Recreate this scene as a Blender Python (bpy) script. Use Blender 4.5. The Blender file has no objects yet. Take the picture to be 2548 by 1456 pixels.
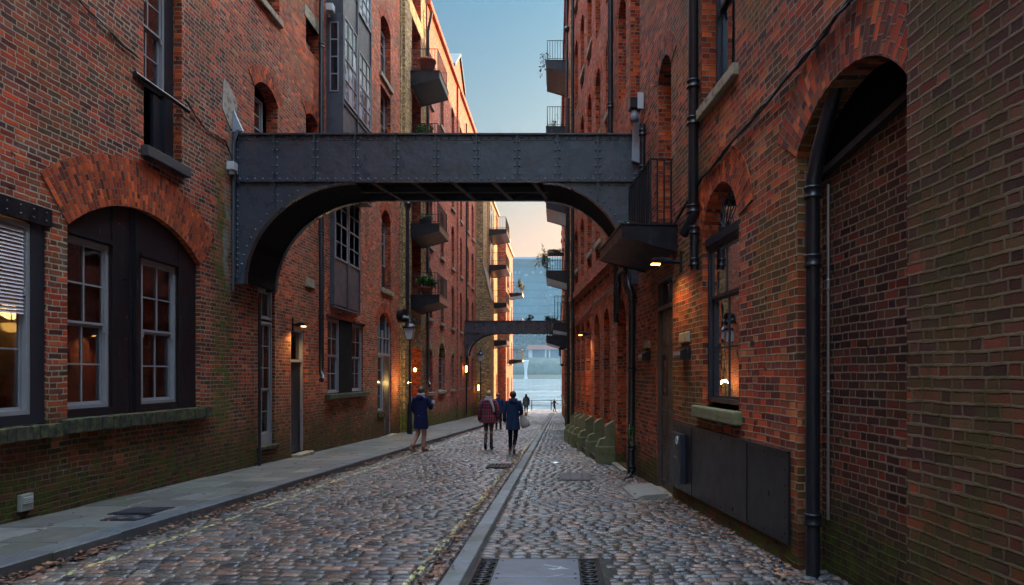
import bpy, math, random
import numpy as np
from mathutils import Vector, Matrix
from mathutils.geometry import delaunay_2d_cdt
R = math.radians
random.seed(7); np.random.seed(7)
sc = bpy.context.scene
COL = sc.collection
# ---------------------------------------------------------------- camera
FPX = 1600.0; CX = 1397.0; CY = 932.0          # measured on a 2548 px wide view of the photo
cam = bpy.data.cameras.new('camera'); camo = bpy.data.objects.new('camera', cam); COL.objects.link(camo)
cam.sensor_width = 36; cam.lens = FPX/2548*36
cam.shift_x = -(CX-1274)/2548; cam.shift_y = (CY-728)/2548
cam.clip_start = .05; cam.clip_end = 6000
camo.location = (0, 0, 1.6); camo.rotation_euler = (R(90), 0, 0)
sc.camera = camo
# ---------------------------------------------------------------- sky, sun, exposure
SUN_EL = 10.0; SUN_AZ = 35.0                    # azimuth clockwise from +Y (down the street)
w = bpy.data.worlds.new('World'); sc.world = w; w.use_nodes = True
nt = w.node_tree; nt.nodes.clear()
sky = nt.nodes.new('ShaderNodeTexSky'); sky.sky_type = 'NISHITA'; sky.sun_disc = False
sky.sun_elevation = R(SUN_EL); sky.sun_rotation = R(SUN_AZ); sky.altitude = 0
sky.air_density = 1.0; sky.dust_density = 3.0; sky.ozone_density = 2.2
bg = nt.nodes.new('ShaderNodeBackground'); bg.inputs[1].default_value = .15
wo = nt.nodes.new('ShaderNodeOutputWorld')
tcn = nt.nodes.new('ShaderNodeTexCoord'); sxy = nt.nodes.new('ShaderNodeSeparateXYZ'); nt.links.new(tcn.outputs['Generated'], sxy.inputs[0])
rmp = nt.nodes.new('ShaderNodeValToRGB'); nt.links.new(sxy.outputs[2], rmp.inputs[0])   # brightening added overhead, out of view, to fill the walls; dimmer low down
SKR = [(0, (.38, .135, .052)), (.10, (.34, .135, .058)), (.20, (.26, .142, .078)), (.27, (.21, .16, .11)), (.36, (.17, .172, .145)), (.545, (.105, .175, .185)), (.68, (7.4, 5.9, 4.4)), (1, (10.5, 8.5, 6.4))]
while len(rmp.color_ramp.elements) < len(SKR): rmp.color_ramp.elements.new(.5)
for e, (p, c) in zip(rmp.color_ramp.elements, SKR): e.position = p; e.color = (*[x*.44 for x in c], 1)
mlt = nt.nodes.new('ShaderNodeMix'); mlt.data_type = 'RGBA'; mlt.blend_type = 'MULTIPLY'; mlt.inputs[0].default_value = 1; mlt.clamp_result = False
nt.links.new(sky.outputs[0], mlt.inputs[6]); nt.links.new(rmp.outputs[0], mlt.inputs[7])
nt.links.new(mlt.outputs[2], bg.inputs[0]); nt.links.new(bg.outputs[0], wo.inputs[0])
sl = bpy.data.lights.new('sun', 'SUN'); sl.energy = 2.0; sl.angle = R(.5); sl.color = (.72, .50, .27)
so = bpy.data.objects.new('sun', sl); COL.objects.link(so)
sd = Vector((math.sin(R(SUN_AZ))*math.cos(R(SUN_EL)), math.cos(R(SUN_AZ))*math.cos(R(SUN_EL)), math.sin(R(SUN_EL))))
so.rotation_euler = sd.to_track_quat('Z', 'Y').to_euler(); so.location = (0, -5, 40)
vs = sc.view_settings; vs.view_transform = 'Standard'; vs.look = 'None'; vs.exposure = 3.85; vs.gamma = 1; vs.use_curve_mapping = False
sc.render.engine = 'CYCLES'
sc.cycles.max_bounces = 8; sc.cycles.diffuse_bounces = 4; sc.cycles.transparent_max_bounces = 12
sc.render.film_transparent = False
SL = .0325                                      # the street falls towards the river
def gz(y): return -SL*y
def kx(y): return -4.98+.032*min(y, 50)                   # kerb face, left
def ks(y): return -1.06+.003*y                    # flush granite strip, right

# ---------------------------------------------------------------- mesh builder
class MB:
    def __init__(s):
        s.v = []; s.f = []; s.uv = []; s.sm = []; s.mi = []; s.m = 0
    def face(s, pts, uv=None, smooth=False):
        b = len(s.v); s.v.extend([tuple(p) for p in pts]); s.f.append(tuple(range(b, b+len(pts))))
        s.uv.append(uv); s.sm.append(smooth); s.mi.append(s.m)
    def grid(s, rows, closed=False, smooth=True):
        """rows: list of equal-length point lists"""
        b = len(s.v); n = len(rows[0])
        for r in rows: s.v.extend([tuple(p) for p in r])
        for i in range(len(rows)-1):
            for j in range(n if closed else n-1):
                k = (j+1) % n
                s.f.append((b+i*n+j, b+i*n+k, b+(i+1)*n+k, b+(i+1)*n+j)); s.uv.append(None); s.sm.append(smooth); s.mi.append(s.m)
    def box(s, a0, a1, b0, b1, c0, c1, T=None):
        P = [(a, b, c) for a in (a0, a1) for b in (b0, b1) for c in (c0, c1)]
        if T: P = [T(*p) for p in P]
        for q in ((0,1,3,2),(4,6,7,5),(0,4,5,1),(2,3,7,6),(0,2,6,4),(1,5,7,3)):
            s.face([P[i] for i in q])
    def prism(s, poly, c0, c1, T=None, caps=(1, 1), smooth=False):
        f = T or (lambda a, b, c: (a, b, c))
        n = len(poly)
        if caps[0]: s.face([f(a, b, c0) for a, b in poly])
        if caps[1]: s.face([f(a, b, c1) for a, b in poly])
        for i in range(n):
            (a, b), (c, d) = poly[i], poly[(i+1) % n]
            s.face([f(a, b, c0), f(c, d, c0), f(c, d, c1), f(a, b, c1)], smooth=smooth)
    def tube(s, path, r, n=10, caps=True):
        path = [Vector(p) for p in path]; rr = r if isinstance(r, (list, tuple)) else [r]*len(path)
        rows = []; up = None
        for i, p in enumerate(path):
            t = (path[min(i+1, len(path)-1)]-path[max(i-1, 0)]).normalized()
            if up is None:
                up = Vector((0, 0, 1)) if abs(t.z) < .9 else Vector((0, 1, 0))
            x = t.cross(up).normalized(); y = x.cross(t).normalized(); up = y
            rows.append([p+(x*math.cos(a)+y*math.sin(a))*rr[i] for a in [2*math.pi*k/n for k in range(n)]])
        s.grid(rows, True)
        if caps: s.face(rows[0]); s.face(rows[-1])
    def lathe(s, c, prof, n=16, T=None, ax='z'):
        rows = []
        for r, z in prof:
            ring = []
            for k in range(n):
                a = 2*math.pi*k/n; dx, dy = r*math.cos(a), r*math.sin(a)
                p = (dx, dy, z) if ax == 'z' else ((dx, z, dy) if ax == 'y' else (z, dx, dy))
                p = (c[0]+p[0], c[1]+p[1], c[2]+p[2]); ring.append(T(*p) if T else p)
            rows.append(ring)
        s.grid(rows, True)
    def dome(s, c, d, r, n=6, flat=.6):
        """rivet head: centre, unit direction, radius"""
        d = Vector(d); up = Vector((0, 0, 1)) if abs(d.z) < .9 else Vector((0, 1, 0))
        x = d.cross(up).normalized(); y = x.cross(d); c = Vector(c)
        rows = []
        for q, h in ((1, 0), (.8, .6), (.3, .95)):
            rows.append([c+d*(h*r*flat)+(x*math.cos(a)+y*math.sin(a))*(r*q) for a in [2*math.pi*k/n for k in range(n)]])
        s.grid(rows, True); s.face(rows[-1], smooth=True)
    def ball(s, c, rx, ry, rz, n=12, m=8, z0=-1, z1=1, fn=None):
        rows = []
        for i in range(m+1):
            z = z0+(z1-z0)*i/m; th = math.asin(max(-1, min(1, z))) if False else None
            ph = math.pi*(i/m)*((z1-z0)/2)+math.pi*(z0+1)/2
            zz = -math.cos(ph); q = math.sin(ph)
            ring = []
            for k in range(n):
                a = 2*math.pi*k/n; p = Vector((q*math.cos(a), q*math.sin(a), zz))
                if fn: p = fn(p)
                ring.append((c[0]+p.x*rx, c[1]+p.y*ry, c[2]+p.z*rz))
            rows.append(ring)
        s.grid(rows, True)
    def build(s, name, mat, parent=None, bevel=0, kind=None, label=None):
        me = bpy.data.meshes.new(name)
        off = Vector((0, 0, 0)); p = parent
        while p is not None: off += p.location; p = p.parent
        V = np.array(s.v, dtype=np.float64).reshape(-1, 3)
        Vl = V-np.array(off)
        me.from_pydata(Vl.tolist(), [], s.f)
        ms = mat if isinstance(mat, (list, tuple)) else [mat]
        for m in ms: me.materials.append(m)
        me.polygons.foreach_set('use_smooth', s.sm)
        if len(ms) > 1: me.polygons.foreach_set('material_index', s.mi)
        uvl = me.uv_layers.new(name='UVMap'); nl = sum(len(f) for f in s.f)
        out = np.zeros((nl, 2)); li = 0
        for f, uv in zip(s.f, s.uv):
            k = len(f)
            if uv is not None: out[li:li+k] = uv
            else:
                P = V[list(f)]
                nx = ny = nz_ = 0.0
                a = P[1]-P[0]; b = P[2]-P[0]; nn = np.cross(a, b)
                if k > 3 and (nn**2).sum() < 1e-16:
                    nn = np.cross(P[2]-P[1], P[3]-P[1])
                L = math.sqrt((nn**2).sum()) or 1; nn = nn/L
                if abs(nn[2]) > .75: out[li:li+k] = P[:, :2]
                else:
                    h = math.hypot(nn[0], nn[1]); t = (-nn[1]/h, nn[0]/h)
                    if abs(t[1]) > abs(t[0]):
                        if t[1] < 0: t = (-t[0], -t[1])
                    elif t[0] < 0: t = (-t[0], -t[1])
                    out[li:li+k, 0] = P[:, 0]*t[0]+P[:, 1]*t[1]; out[li:li+k, 1] = P[:, 2]
            li += k
        uvl.data.foreach_set('uv', out.ravel())
        me.validate(clean_customdata=False); me.update()
        o = bpy.data.objects.new(name, me); COL.objects.link(o)
        if parent: o.parent = parent
        if bevel:
            md = o.modifiers.new('weld', 'WELD'); md.merge_threshold = .0004
            md = o.modifiers.new('bevel', 'BEVEL'); md.width = bevel; md.segments = 2; md.limit_method = 'ANGLE'
        if kind: o['kind'] = kind
        if label: o['label'] = label
        return o

def tag(o, label=None, cat=None, group=None, kind=None):
    if label: o['label'] = label
    if cat: o['category'] = cat
    if group: o['group'] = group
    if kind: o['kind'] = kind
    return o
def thing(name, loc, label, cat, group=None):
    o = bpy.data.objects.new(name, None); COL.objects.link(o); o.location = loc
    o.empty_display_size = .2
    return tag(o, label, cat, group)
def copy_tree(o, parent=None):
    c = o.copy(); COL.objects.link(c); c.parent = parent
    for ch in list(o.children): copy_tree(ch, c)
    return c

class Fr:
    """facade frame: (u along, v up, w out towards the street)"""
    def __init__(s, ox, oy, dx, dy, nx, ny):
        L = math.hypot(dx, dy); s.o = (ox, oy); s.d = (dx/L, dy/L); L = math.hypot(nx, ny); s.n = (nx/L, ny/L)
    def __call__(s, u, v, w=0.):
        return (s.o[0]+s.d[0]*u+s.n[0]*w, s.o[1]+s.d[1]*u+s.n[1]*w, v)
    def Y(s, y, w=0.):                              # u at depth y
        return (y-s.o[1])/s.d[1]

# ---------------------------------------------------------------- node helper
class NT:
    def __init__(s, name):
        s.mat = bpy.data.materials.new(name); s.mat.use_nodes = True; s.t = s.mat.node_tree; s.t.nodes.clear()
        s.out = s.t.nodes.new('ShaderNodeOutputMaterial')
    def n(s, ty, ins=None, **kw):
        nd = s.t.nodes.new('ShaderNode'+ty)
        for k, v in kw.items(): setattr(nd, k, v)
        for k, v in (ins or {}).items():
            if isinstance(v, bpy.types.NodeSocket): s.t.links.new(v, nd.inputs[k])
            else: nd.inputs[k].default_value = v
        return nd
    def m(s, op, a, b=None, c=None, clamp=False):
        i = {0: a}
        if b is not None: i[1] = b
        if c is not None: i[2] = c
        return s.n('Math', i, operation=op, use_clamp=clamp).outputs[0]
    def noise(s, vec, scale, detail=3, rough=.55, col=False):
        nd = s.n('TexNoise', {'Vector': vec, 'Scale': scale, 'Detail': detail, 'Roughness': rough})
        return nd.outputs['Color' if col else 'Fac']
    def mapr(s, v, a, b, c=0., d=1., smooth=True):
        return s.n('MapRange', {'Value': v, 'From Min': a, 'From Max': b, 'To Min': c, 'To Max': d}, interpolation_type='SMOOTHSTEP' if smooth else 'LINEAR').outputs[0]
    def ramp(s, f, pts, interp='LINEAR'):
        nd = s.n('ValToRGB', {0: f}); cr = nd.color_ramp; cr.interpolation = interp
        while len(cr.elements) < len(pts): cr.elements.new(.5)
        for e, (p, c) in zip(cr.elements, pts): e.position = p; e.color = (*c, 1)
        return nd.outputs[0]
    def mix(s, f, a, b, mode='MIX'):
        nd = s.n('Mix', data_type='RGBA', blend_type=mode, clamp_factor=True)
        for k, v in ((0, f), (6, a), (7, b)):
            if isinstance(v, bpy.types.NodeSocket): s.t.links.new(v, nd.inputs[k])
            elif k == 0: nd.inputs[0].default_value = v
            else: nd.inputs[k].default_value = (*v, 1)
        return nd.outputs[2]
    def bump(s, h, dist=.01, st=1., nrm=None):
        i = {'Height': h, 'Distance': dist, 'Strength': st}
        if nrm is not None: i['Normal'] = nrm
        return s.n('Bump', i).outputs[0]
    def pos(s): return s.n('NewGeometry').outputs['Position']
    def principled(s, col, rough=.6, metal=0., nrm=None, **kw):
        i = {'Base Color': col if isinstance(col, bpy.types.NodeSocket) else (*col, 1), 'Roughness': rough, 'Metallic': metal}
        if nrm is not None: i['Normal'] = nrm
        for k, v in kw.items(): i[k.replace('_', ' ')] = v
        p = s.n('BsdfPrincipled', i)
        s.t.links.new(p.outputs[0], s.out.inputs[0]); return s.mat

def brick_mat(name, pal, mortar=(.26,.20,.15), H=.075, L=.335, mt=.011, moss=.9, mosstop=.9, olive=0., stain=.6, red=None, redamt=.5, rough=.82, rad=False, pale=0., mossc=(.07,.085,.016), patch=.42, ygr=None, streaks=()):
    n = NT(name)
    uv = n.n('UVMap', uv_map='UVMap').outputs[0]
    P = n.pos(); sp = n.n('SeparateXYZ', {0: P})
    s = n.n('SeparateXYZ', {0: uv}); u0, v0 = s.outputs[0], s.outputs[1]
    dist = n.n('SeparateColor', {0: n.noise(uv, 2.2, 2, col=True)})
    fine = n.n('SeparateColor', {0: n.noise(uv, 26, 2, col=True)})
    def off(src, a): return n.m('MULTIPLY', n.m('SUBTRACT', src, .5), a)
    u = n.m('ADD', n.m('ADD', u0, off(dist.outputs[0], .05)), off(fine.outputs[0], .018))
    v0 = n.m('ADD', v0, off(n.noise(uv, .45, 2), .05 if not rad else 0.))
    v = n.m('ADD', n.m('ADD', v0, off(dist.outputs[1], .028 if not rad else .01)), off(fine.outputs[1], .013))
    vr = n.m('DIVIDE', v, H); row = n.m('FLOOR', vr); fv = n.m('SUBTRACT', vr, row)
    rj = n.n('TexWhiteNoise', {'W': row}, noise_dimensions='1D').outputs[0]
    xu = n.m('ADD', n.m('ADD', n.m('DIVIDE', u, L), n.m('FRACT', n.m('MULTIPLY', row, .5))), n.m('MULTIPLY', rj, .16))
    cell = n.m('FLOOR', xu); fx = n.m('SUBTRACT', xu, cell)
    d = n.m('MULTIPLY', n.m('MINIMUM', n.m('MINIMUM', fx, n.m('SUBTRACT', 1, fx)), n.m('ABSOLUTE', n.m('SUBTRACT', fx, .66))), L)
    dv = n.m('MULTIPLY', n.m('MINIMUM', fv, n.m('SUBTRACT', 1, fv)), H)
    dd = n.m('MINIMUM', d, dv)
    dd = n.m('SUBTRACT', dd, n.m('MULTIPLY', n.mapr(n.noise(P, 2.6, 3), .45, .75), mt*.35))
    mask = n.mapr(dd, mt*.3, mt*.5+.004)
    hd = n.m('GREATER_THAN', fx, .66)
    cid = n.n('CombineXYZ', {0: row, 1: n.m('ADD', n.m('MULTIPLY', cell, 2), hd), 2: 3.7}).outputs[0]
    wn = n.n('TexWhiteNoise', {'Vector': cid}, noise_dimensions='3D'); rv = wn.outputs['Value']
    wc = n.n('SeparateColor', {0: wn.outputs['Color']})
    big = n.noise(P, .55, 4)
    idx = n.m('ADD', n.m('MULTIPLY', rv, .72), n.m('MULTIPLY', n.m('SUBTRACT', big, .32), patch), clamp=True)
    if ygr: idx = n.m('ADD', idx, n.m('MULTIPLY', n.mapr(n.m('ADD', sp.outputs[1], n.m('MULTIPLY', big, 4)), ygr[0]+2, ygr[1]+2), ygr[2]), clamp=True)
    col = n.ramp(idx, pal)
    vals = n.m('ADD', n.m('MULTIPLY', wc.outputs[1], .75), .62)
    f2 = n.noise(uv, 70, 3)
    vals = n.m('MULTIPLY', vals, n.m('ADD', n.m('MULTIPLY', f2, .9), .55))
    col = n.mix(1., col, n.n('CombineXYZ', {0: vals, 1: vals, 2: vals}).outputs[0], 'MULTIPLY')
    if olive:
        fo = n.m('MULTIPLY', n.mapr(n.noise(P, .8, 4), .45, .62), olive)
        col = n.mix(fo, col, (.115, .085, .02))
    if pale:
        fo = n.m('MULTIPLY', n.mapr(n.noise(P, 1.3, 5, .7), .58, .72), pale)
        col = n.mix(fo, col, (.34, .30, .25))
    mc = n.mix(n.noise(P, 5, 3), tuple(x*.55 for x in mortar), tuple(x*1.3 for x in mortar))
    col = n.mix(mask, mc, col)
    chip = n.m('MULTIPLY', n.mapr(n.noise(uv, 7, 2, .4), .70, .74), .8); col = n.mix(chip, col, (.03, .018, .014))
    # soot / dirt with shapes of its own
    sv = n.n('VectorMath', {0: P, 1: (1, 1, .35)}, operation='MULTIPLY').outputs[0]
    st = n.m('MULTIPLY', n.mapr(n.noise(sv, 1.1, 5, .62), .5, .72), stain)
    col = n.mix(n.m('MULTIPLY', st, .7), col, (.045, .022, .018))
    h = n.m('ADD', sp.outputs[2], n.m('MULTIPLY', sp.outputs[1], SL))
    if moss:
        ed = n.m('ADD', h, n.m('MULTIPLY', n.m('SUBTRACT', n.noise(P, 1.6, 4), .5), 1.5))
        fm = n.mapr(ed, mosstop*.15, mosstop, 1, 0)
        fm2 = n.m('MULTIPLY', fm, n.mapr(n.noise(P, 6, 4, .7), .38, .66))
        col = n.mix(n.m('MULTIPLY', fm, min(.8, .8*moss)), col, (.028, .022, .015))
        col = n.mix(n.m('MULTIPLY', fm2, moss), col, mossc)
    for (yc, wd, z0, z1, sc_) in streaks:
        dy = n.m('ABSOLUTE', n.m('SUBTRACT', n.m('ADD', sp.outputs[1], n.m('MULTIPLY', n.m('SUBTRACT', n.noise(P, 1.2, 3), .5), .8)), yc))
        f_ = n.m('MULTIPLY', n.mapr(dy, wd*.3, wd, 1, 0), n.m('MULTIPLY', n.mapr(sp.outputs[2], z0, z0+.8), n.mapr(sp.outputs[2], z1-.8, z1, 1, 0)))
        f_ = n.m('MULTIPLY', f_, n.mapr(n.noise(P, 4, 5, .7), .35, .62))
        col = n.mix(n.m('MULTIPLY', f_, .85), col, sc_)
    hh = n.m('ADD', n.m('ADD', mask, n.m('MULTIPLY', f2, .35)), n.m('MULTIPLY', wc.outputs[2], .35))
    nr = n.bump(hh, .012, .9)
    return n.principled(col, rough, nrm=nr, Specular_IOR_Level=.12)

def plain(name, col, rough=.6, metal=0., bump=0., bs=30, var=.25, grime=None, gs=3., spec=.5, streak=None, **kw):
    n = NT(name); P = n.pos()
    c = n.mix(n.noise(P, gs, 4, .6), tuple(x*(1-var) for x in col), tuple(x*(1+var) for x in col))
    if grime: c = n.mix(n.mapr(n.noise(P, gs*1.7, 5, .7), .48, .7), c, grime)
    if streak:
        sv = n.n('VectorMath', {0: P, 1: (1, 1, .12)}, operation='MULTIPLY').outputs[0]
        c = n.mix(n.m('MULTIPLY', n.mapr(n.noise(sv, 9, 4, .7), .56, .74), .7), c, streak)
        c = n.mix(n.m('MULTIPLY', n.mapr(n.noise(sv, 14, 4, .7), .62, .74), .6), c, (.14, .15, .16))
    nr = n.bump(n.noise(P, bs, 3), bump, 1.) if bump else None
    rr = n.m('ADD', n.m('MULTIPLY', n.noise(P, gs*2.3, 3), .3), rough-.15, clamp=True)
    return n.principled(c, rr, metal, nr, Specular_IOR_Level=spec, **kw)
def emis(name, col, st):
    n = NT(name); e = n.n('Emission', {0: (*col, 1), 1: st}); n.t.links.new(e.outputs[0], n.out.inputs[0]); return n.mat

RED = [(.0, (.045,.018,.019)), (.16, (.085,.030,.024)), (.30, (.13,.024,.018)), (.45, (.18,.055,.028)), (.58, (.24,.034,.018)), (.72, (.33,.050,.019)), (.86, (.30,.10,.036)), (1., (.50,.085,.016))]
DARKRED = [(.0, (.030,.016,.018)), (.2, (.065,.026,.022)), (.36, (.11,.021,.017)), (.5, (.16,.042,.024)), (.64, (.22,.030,.016)), (.8, (.30,.042,.016)), (.9, (.26,.085,.034)), (1., (.44,.066,.013))]
DARK = [(.0, (.028,.014,.015)), (.3, (.055,.019,.017)), (.5, (.078,.027,.019)), (.62, (.07,.038,.020)), (.78, (.13,.026,.018)), (1., (.20,.036,.018))]
OCH = [(.0, (.08,.045,.025)), (.3, (.16,.095,.045)), (.6, (.26,.165,.07)), (1., (.38,.25,.10))]
ORG = [(.0, (.07,.022,.018)), (.18, (.20,.032,.016)), (.4, (.36,.050,.016)), (.7, (.50,.080,.016)), (1., (.60,.13,.025))]
FARC = [(.0, (.12,.035,.028)), (.3, (.25,.055,.032)), (.7, (.40,.09,.04)), (1., (.48,.15,.06))]
def lift(p, k): return [(a, tuple(min(.75, x*k) for x in c)) for a, c in p]
RED, DARKRED, DARK, OCH, ORG, FARC = lift(RED, 1.5), lift(DARKRED, 1.7), lift(DARK, 1.6), lift(OCH, 1.35), lift(ORG, 1.15), lift(FARC, 1.25)
M = {}
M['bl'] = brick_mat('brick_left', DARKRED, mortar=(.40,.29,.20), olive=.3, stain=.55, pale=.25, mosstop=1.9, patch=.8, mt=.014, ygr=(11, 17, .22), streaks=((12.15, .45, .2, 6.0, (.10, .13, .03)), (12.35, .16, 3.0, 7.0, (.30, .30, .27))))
M['bl2'] = brick_mat('brick_left_far', lift(FARC, 1.35), mortar=(.42,.32,.24), stain=.22, pale=.3, mosstop=1.5, moss=1., mossc=(.13,.22,.02))
M['boch'] = brick_mat('brick_ochre', lift(OCH, 1.5), mortar=(.32,.24,.15), stain=.3, mosstop=1.8, mossc=(.20,.26,.01))
M['bwarm'] = brick_mat('brick_warm_orange', [(0, (.25, .10, .04)), (.5, (.48, .20, .07)), (1, (.60, .33, .12))], mortar=(.45,.34,.22), stain=.2, mosstop=.8)
M['br0'] = brick_mat('brick_right_near', lift(DARK, 1.0), mortar=(.19,.132,.08), olive=.14, stain=.55, pale=.12, mosstop=1.0, L=.275, mt=.015, patch=.8, streaks=((3.75, .5, -1, 9, (.075, .058, .022)),))
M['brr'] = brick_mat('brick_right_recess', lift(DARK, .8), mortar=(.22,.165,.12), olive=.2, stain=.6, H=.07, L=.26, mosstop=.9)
M['br1'] = brick_mat('brick_right', RED, mortar=(.32,.23,.15), olive=.6, stain=.5, pale=.12, mosstop=.9, patch=.6)
M['br2'] = brick_mat('brick_right_far', lift(FARC, 1.15), mortar=(.30,.21,.15), olive=.35, stain=.4, mosstop=.7)
M['bring'] = brick_mat('brick_arch_ring', ORG, mortar=(.24,.15,.10), stain=.25, moss=0, rad=True, L=.24, H=.072, mt=.009)
M['brind'] = brick_mat('brick_dark_ring', RED, mortar=(.20,.14,.10), stain=.4, moss=0, rad=True, L=.24, H=.072, mt=.009)
M['bq'] = brick_mat('brick_quoin', ORG, mortar=(.26,.19,.13), stain=.3, mosstop=.8)
M['blk'] = plain('black_painted_iron', (.009,.0095,.014), .34, 0, .0025, 9, .3, grime=(.02,.018,.02), gs=2.2, streak=(.035, .028, .026))
M['rvt'] = plain('rivet_highlight', (.10,.11,.135), .3, 0, 0, 9, .2, spec=.8)  # lighter than the girder iron: rivet highlights put into the colour
M['blkb'] = plain('bridge_iron', (.048,.056,.074), .30, 0, .02, 3, .35, grime=(.06,.060,.068), gs=1.6, spec=.8, streak=(.11, .055, .035))
M['blkm'] = plain('dull_black_iron', (.008,.008,.010), .85, 0, .002, 9, .3, spec=.1)
M['rust'] = plain('worn_iron', (.06,.045,.04), .6, 0, .003, 40, .5, grime=(.015,.014,.016), gs=12)
M['grym'] = plain('grey_metal_cladding', (.075,.078,.092), .42, .1, .002, 6, .25, grime=(.04,.04,.05), gs=1.8)
M['gryf'] = plain('grey_window_paint', (.27,.26,.27), .5, 0, .001, 30, .2)
M['blkf'] = plain('dark_window_paint', (.02,.022,.03), .4, 0, .001, 30, .3)
M['stone'] = plain('sandstone', (.33,.27,.18), .85, 0, .006, 22, .3, grime=(.09,.08,.05), gs=4)
M['moss_stone'] = plain('mossy_stone', (.17,.16,.085), .9, 0, .012, 14, .35, grime=(.10,.13,.03), gs=3.5)
M['white'] = plain('white_plastic', (.55,.55,.55), .5, 0, .0, 10, .1)
M['lead'] = plain('pale_lead_flashing', (.30,.33,.38), .5, 0, .004, 12, .25)
M['oldwood'] = plain('dark_door_paint', (.05,.036,.032), .5, 0, .002, 40, .4, grime=(.10,.085,.075), gs=2.5)
M['roof'] = plain('slate', (.08,.09,.09), .7, 0, .004, 20, .3)
n = NT('window_glass')
fr = n.n('Fresnel', {'IOR': 1.45}).outputs[0]
wv = n.bump(n.noise(n.pos(), 3.5, 1), .004, .6)
gl = n.n('BsdfGlossy', {'Color': (.9, .93, 1, 1), 'Roughness': .02, 'Normal': wv}); tr = n.n('BsdfTransparent', {'Color': (.86, .85, .84, 1)})
mx = n.n('MixShader', {0: n.m('ADD', n.m('MULTIPLY', fr, .85), .05, clamp=True), 1: tr.outputs[0], 2: gl.outputs[0]}); n.t.links.new(mx.outputs[0], n.out.inputs[0])
M['glass'] = n.mat
n = NT('dark_window_glass'); M['dglass'] = n.principled((.012, .014, .02), .08, 0, n.bump(n.noise(n.pos(), 2.5, 1), .01, .5), Specular_IOR_Level=.8)
n = NT('painted_reflection_glass'); P = n.pos(); M['pglass'] = n.principled(n.ramp(n.noise(P, 1.6, 3, .6), [(.40, (.03, .032, .04)), (.52, (.12, .13, .15)), (.60, (.42, .46, .50))]), .1, 0, n.bump(n.noise(P, 2.5, 1), .01, .5), Specular_IOR_Level=.8)  # pale patches in the base colour imitate reflections
M['steel'] = plain('dull_steel', (.35,.33,.33), .35, .8)
M['dark'] = plain('dark_interior', (.02, .016, .014), .9)
M['room'] = plain('cream_room_wall', (.42, .32, .19), .9)
M['inner'] = plain('pale_inner_reveal', (.40, .36, .34), .9)
M['warm'] = emis('warm_lamp', (1, .50, .10), .9)
M['warm2'] = emis('warm_globe', (1, .50, .10), .3)
M['terra'] = plain('terracotta', (.36, .10, .045), .8, 0, .002, 30, .25)
M['soil'] = plain('soil', (.03, .02, .015), .95)
# ---------------------------------------------------------------- ground
def vc_mesh(name, V, F, C, mats, smooth=True, parent=None, kind='structure'):
    me = bpy.data.meshes.new(name)
    F = np.asarray(F); k = F.shape[1]
    me.vertices.add(len(V)); me.vertices.foreach_set('co', np.asarray(V, dtype=np.float32).ravel())
    me.loops.add(F.size); me.loops.foreach_set('vertex_index', F.astype(np.int32).ravel())
    me.polygons.add(len(F)); me.polygons.foreach_set('loop_start', np.arange(0, F.size, k, dtype=np.int32))
    me.polygons.foreach_set('use_smooth', np.full(len(F), smooth))
    for m in mats: me.materials.append(m)
    if C is not None:
        ca = me.color_attributes.new('Col', 'FLOAT_COLOR', 'POINT')
        ca.data.foreach_set('color', np.concatenate([C, np.ones((len(C), 1))], 1).astype(np.float32).ravel())
    me.update(); me.validate()
    o = bpy.data.objects.new(name, me); COL.objects.link(o)
    if parent: o.parent = parent
    if kind: o['kind'] = kind
    return o

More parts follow.
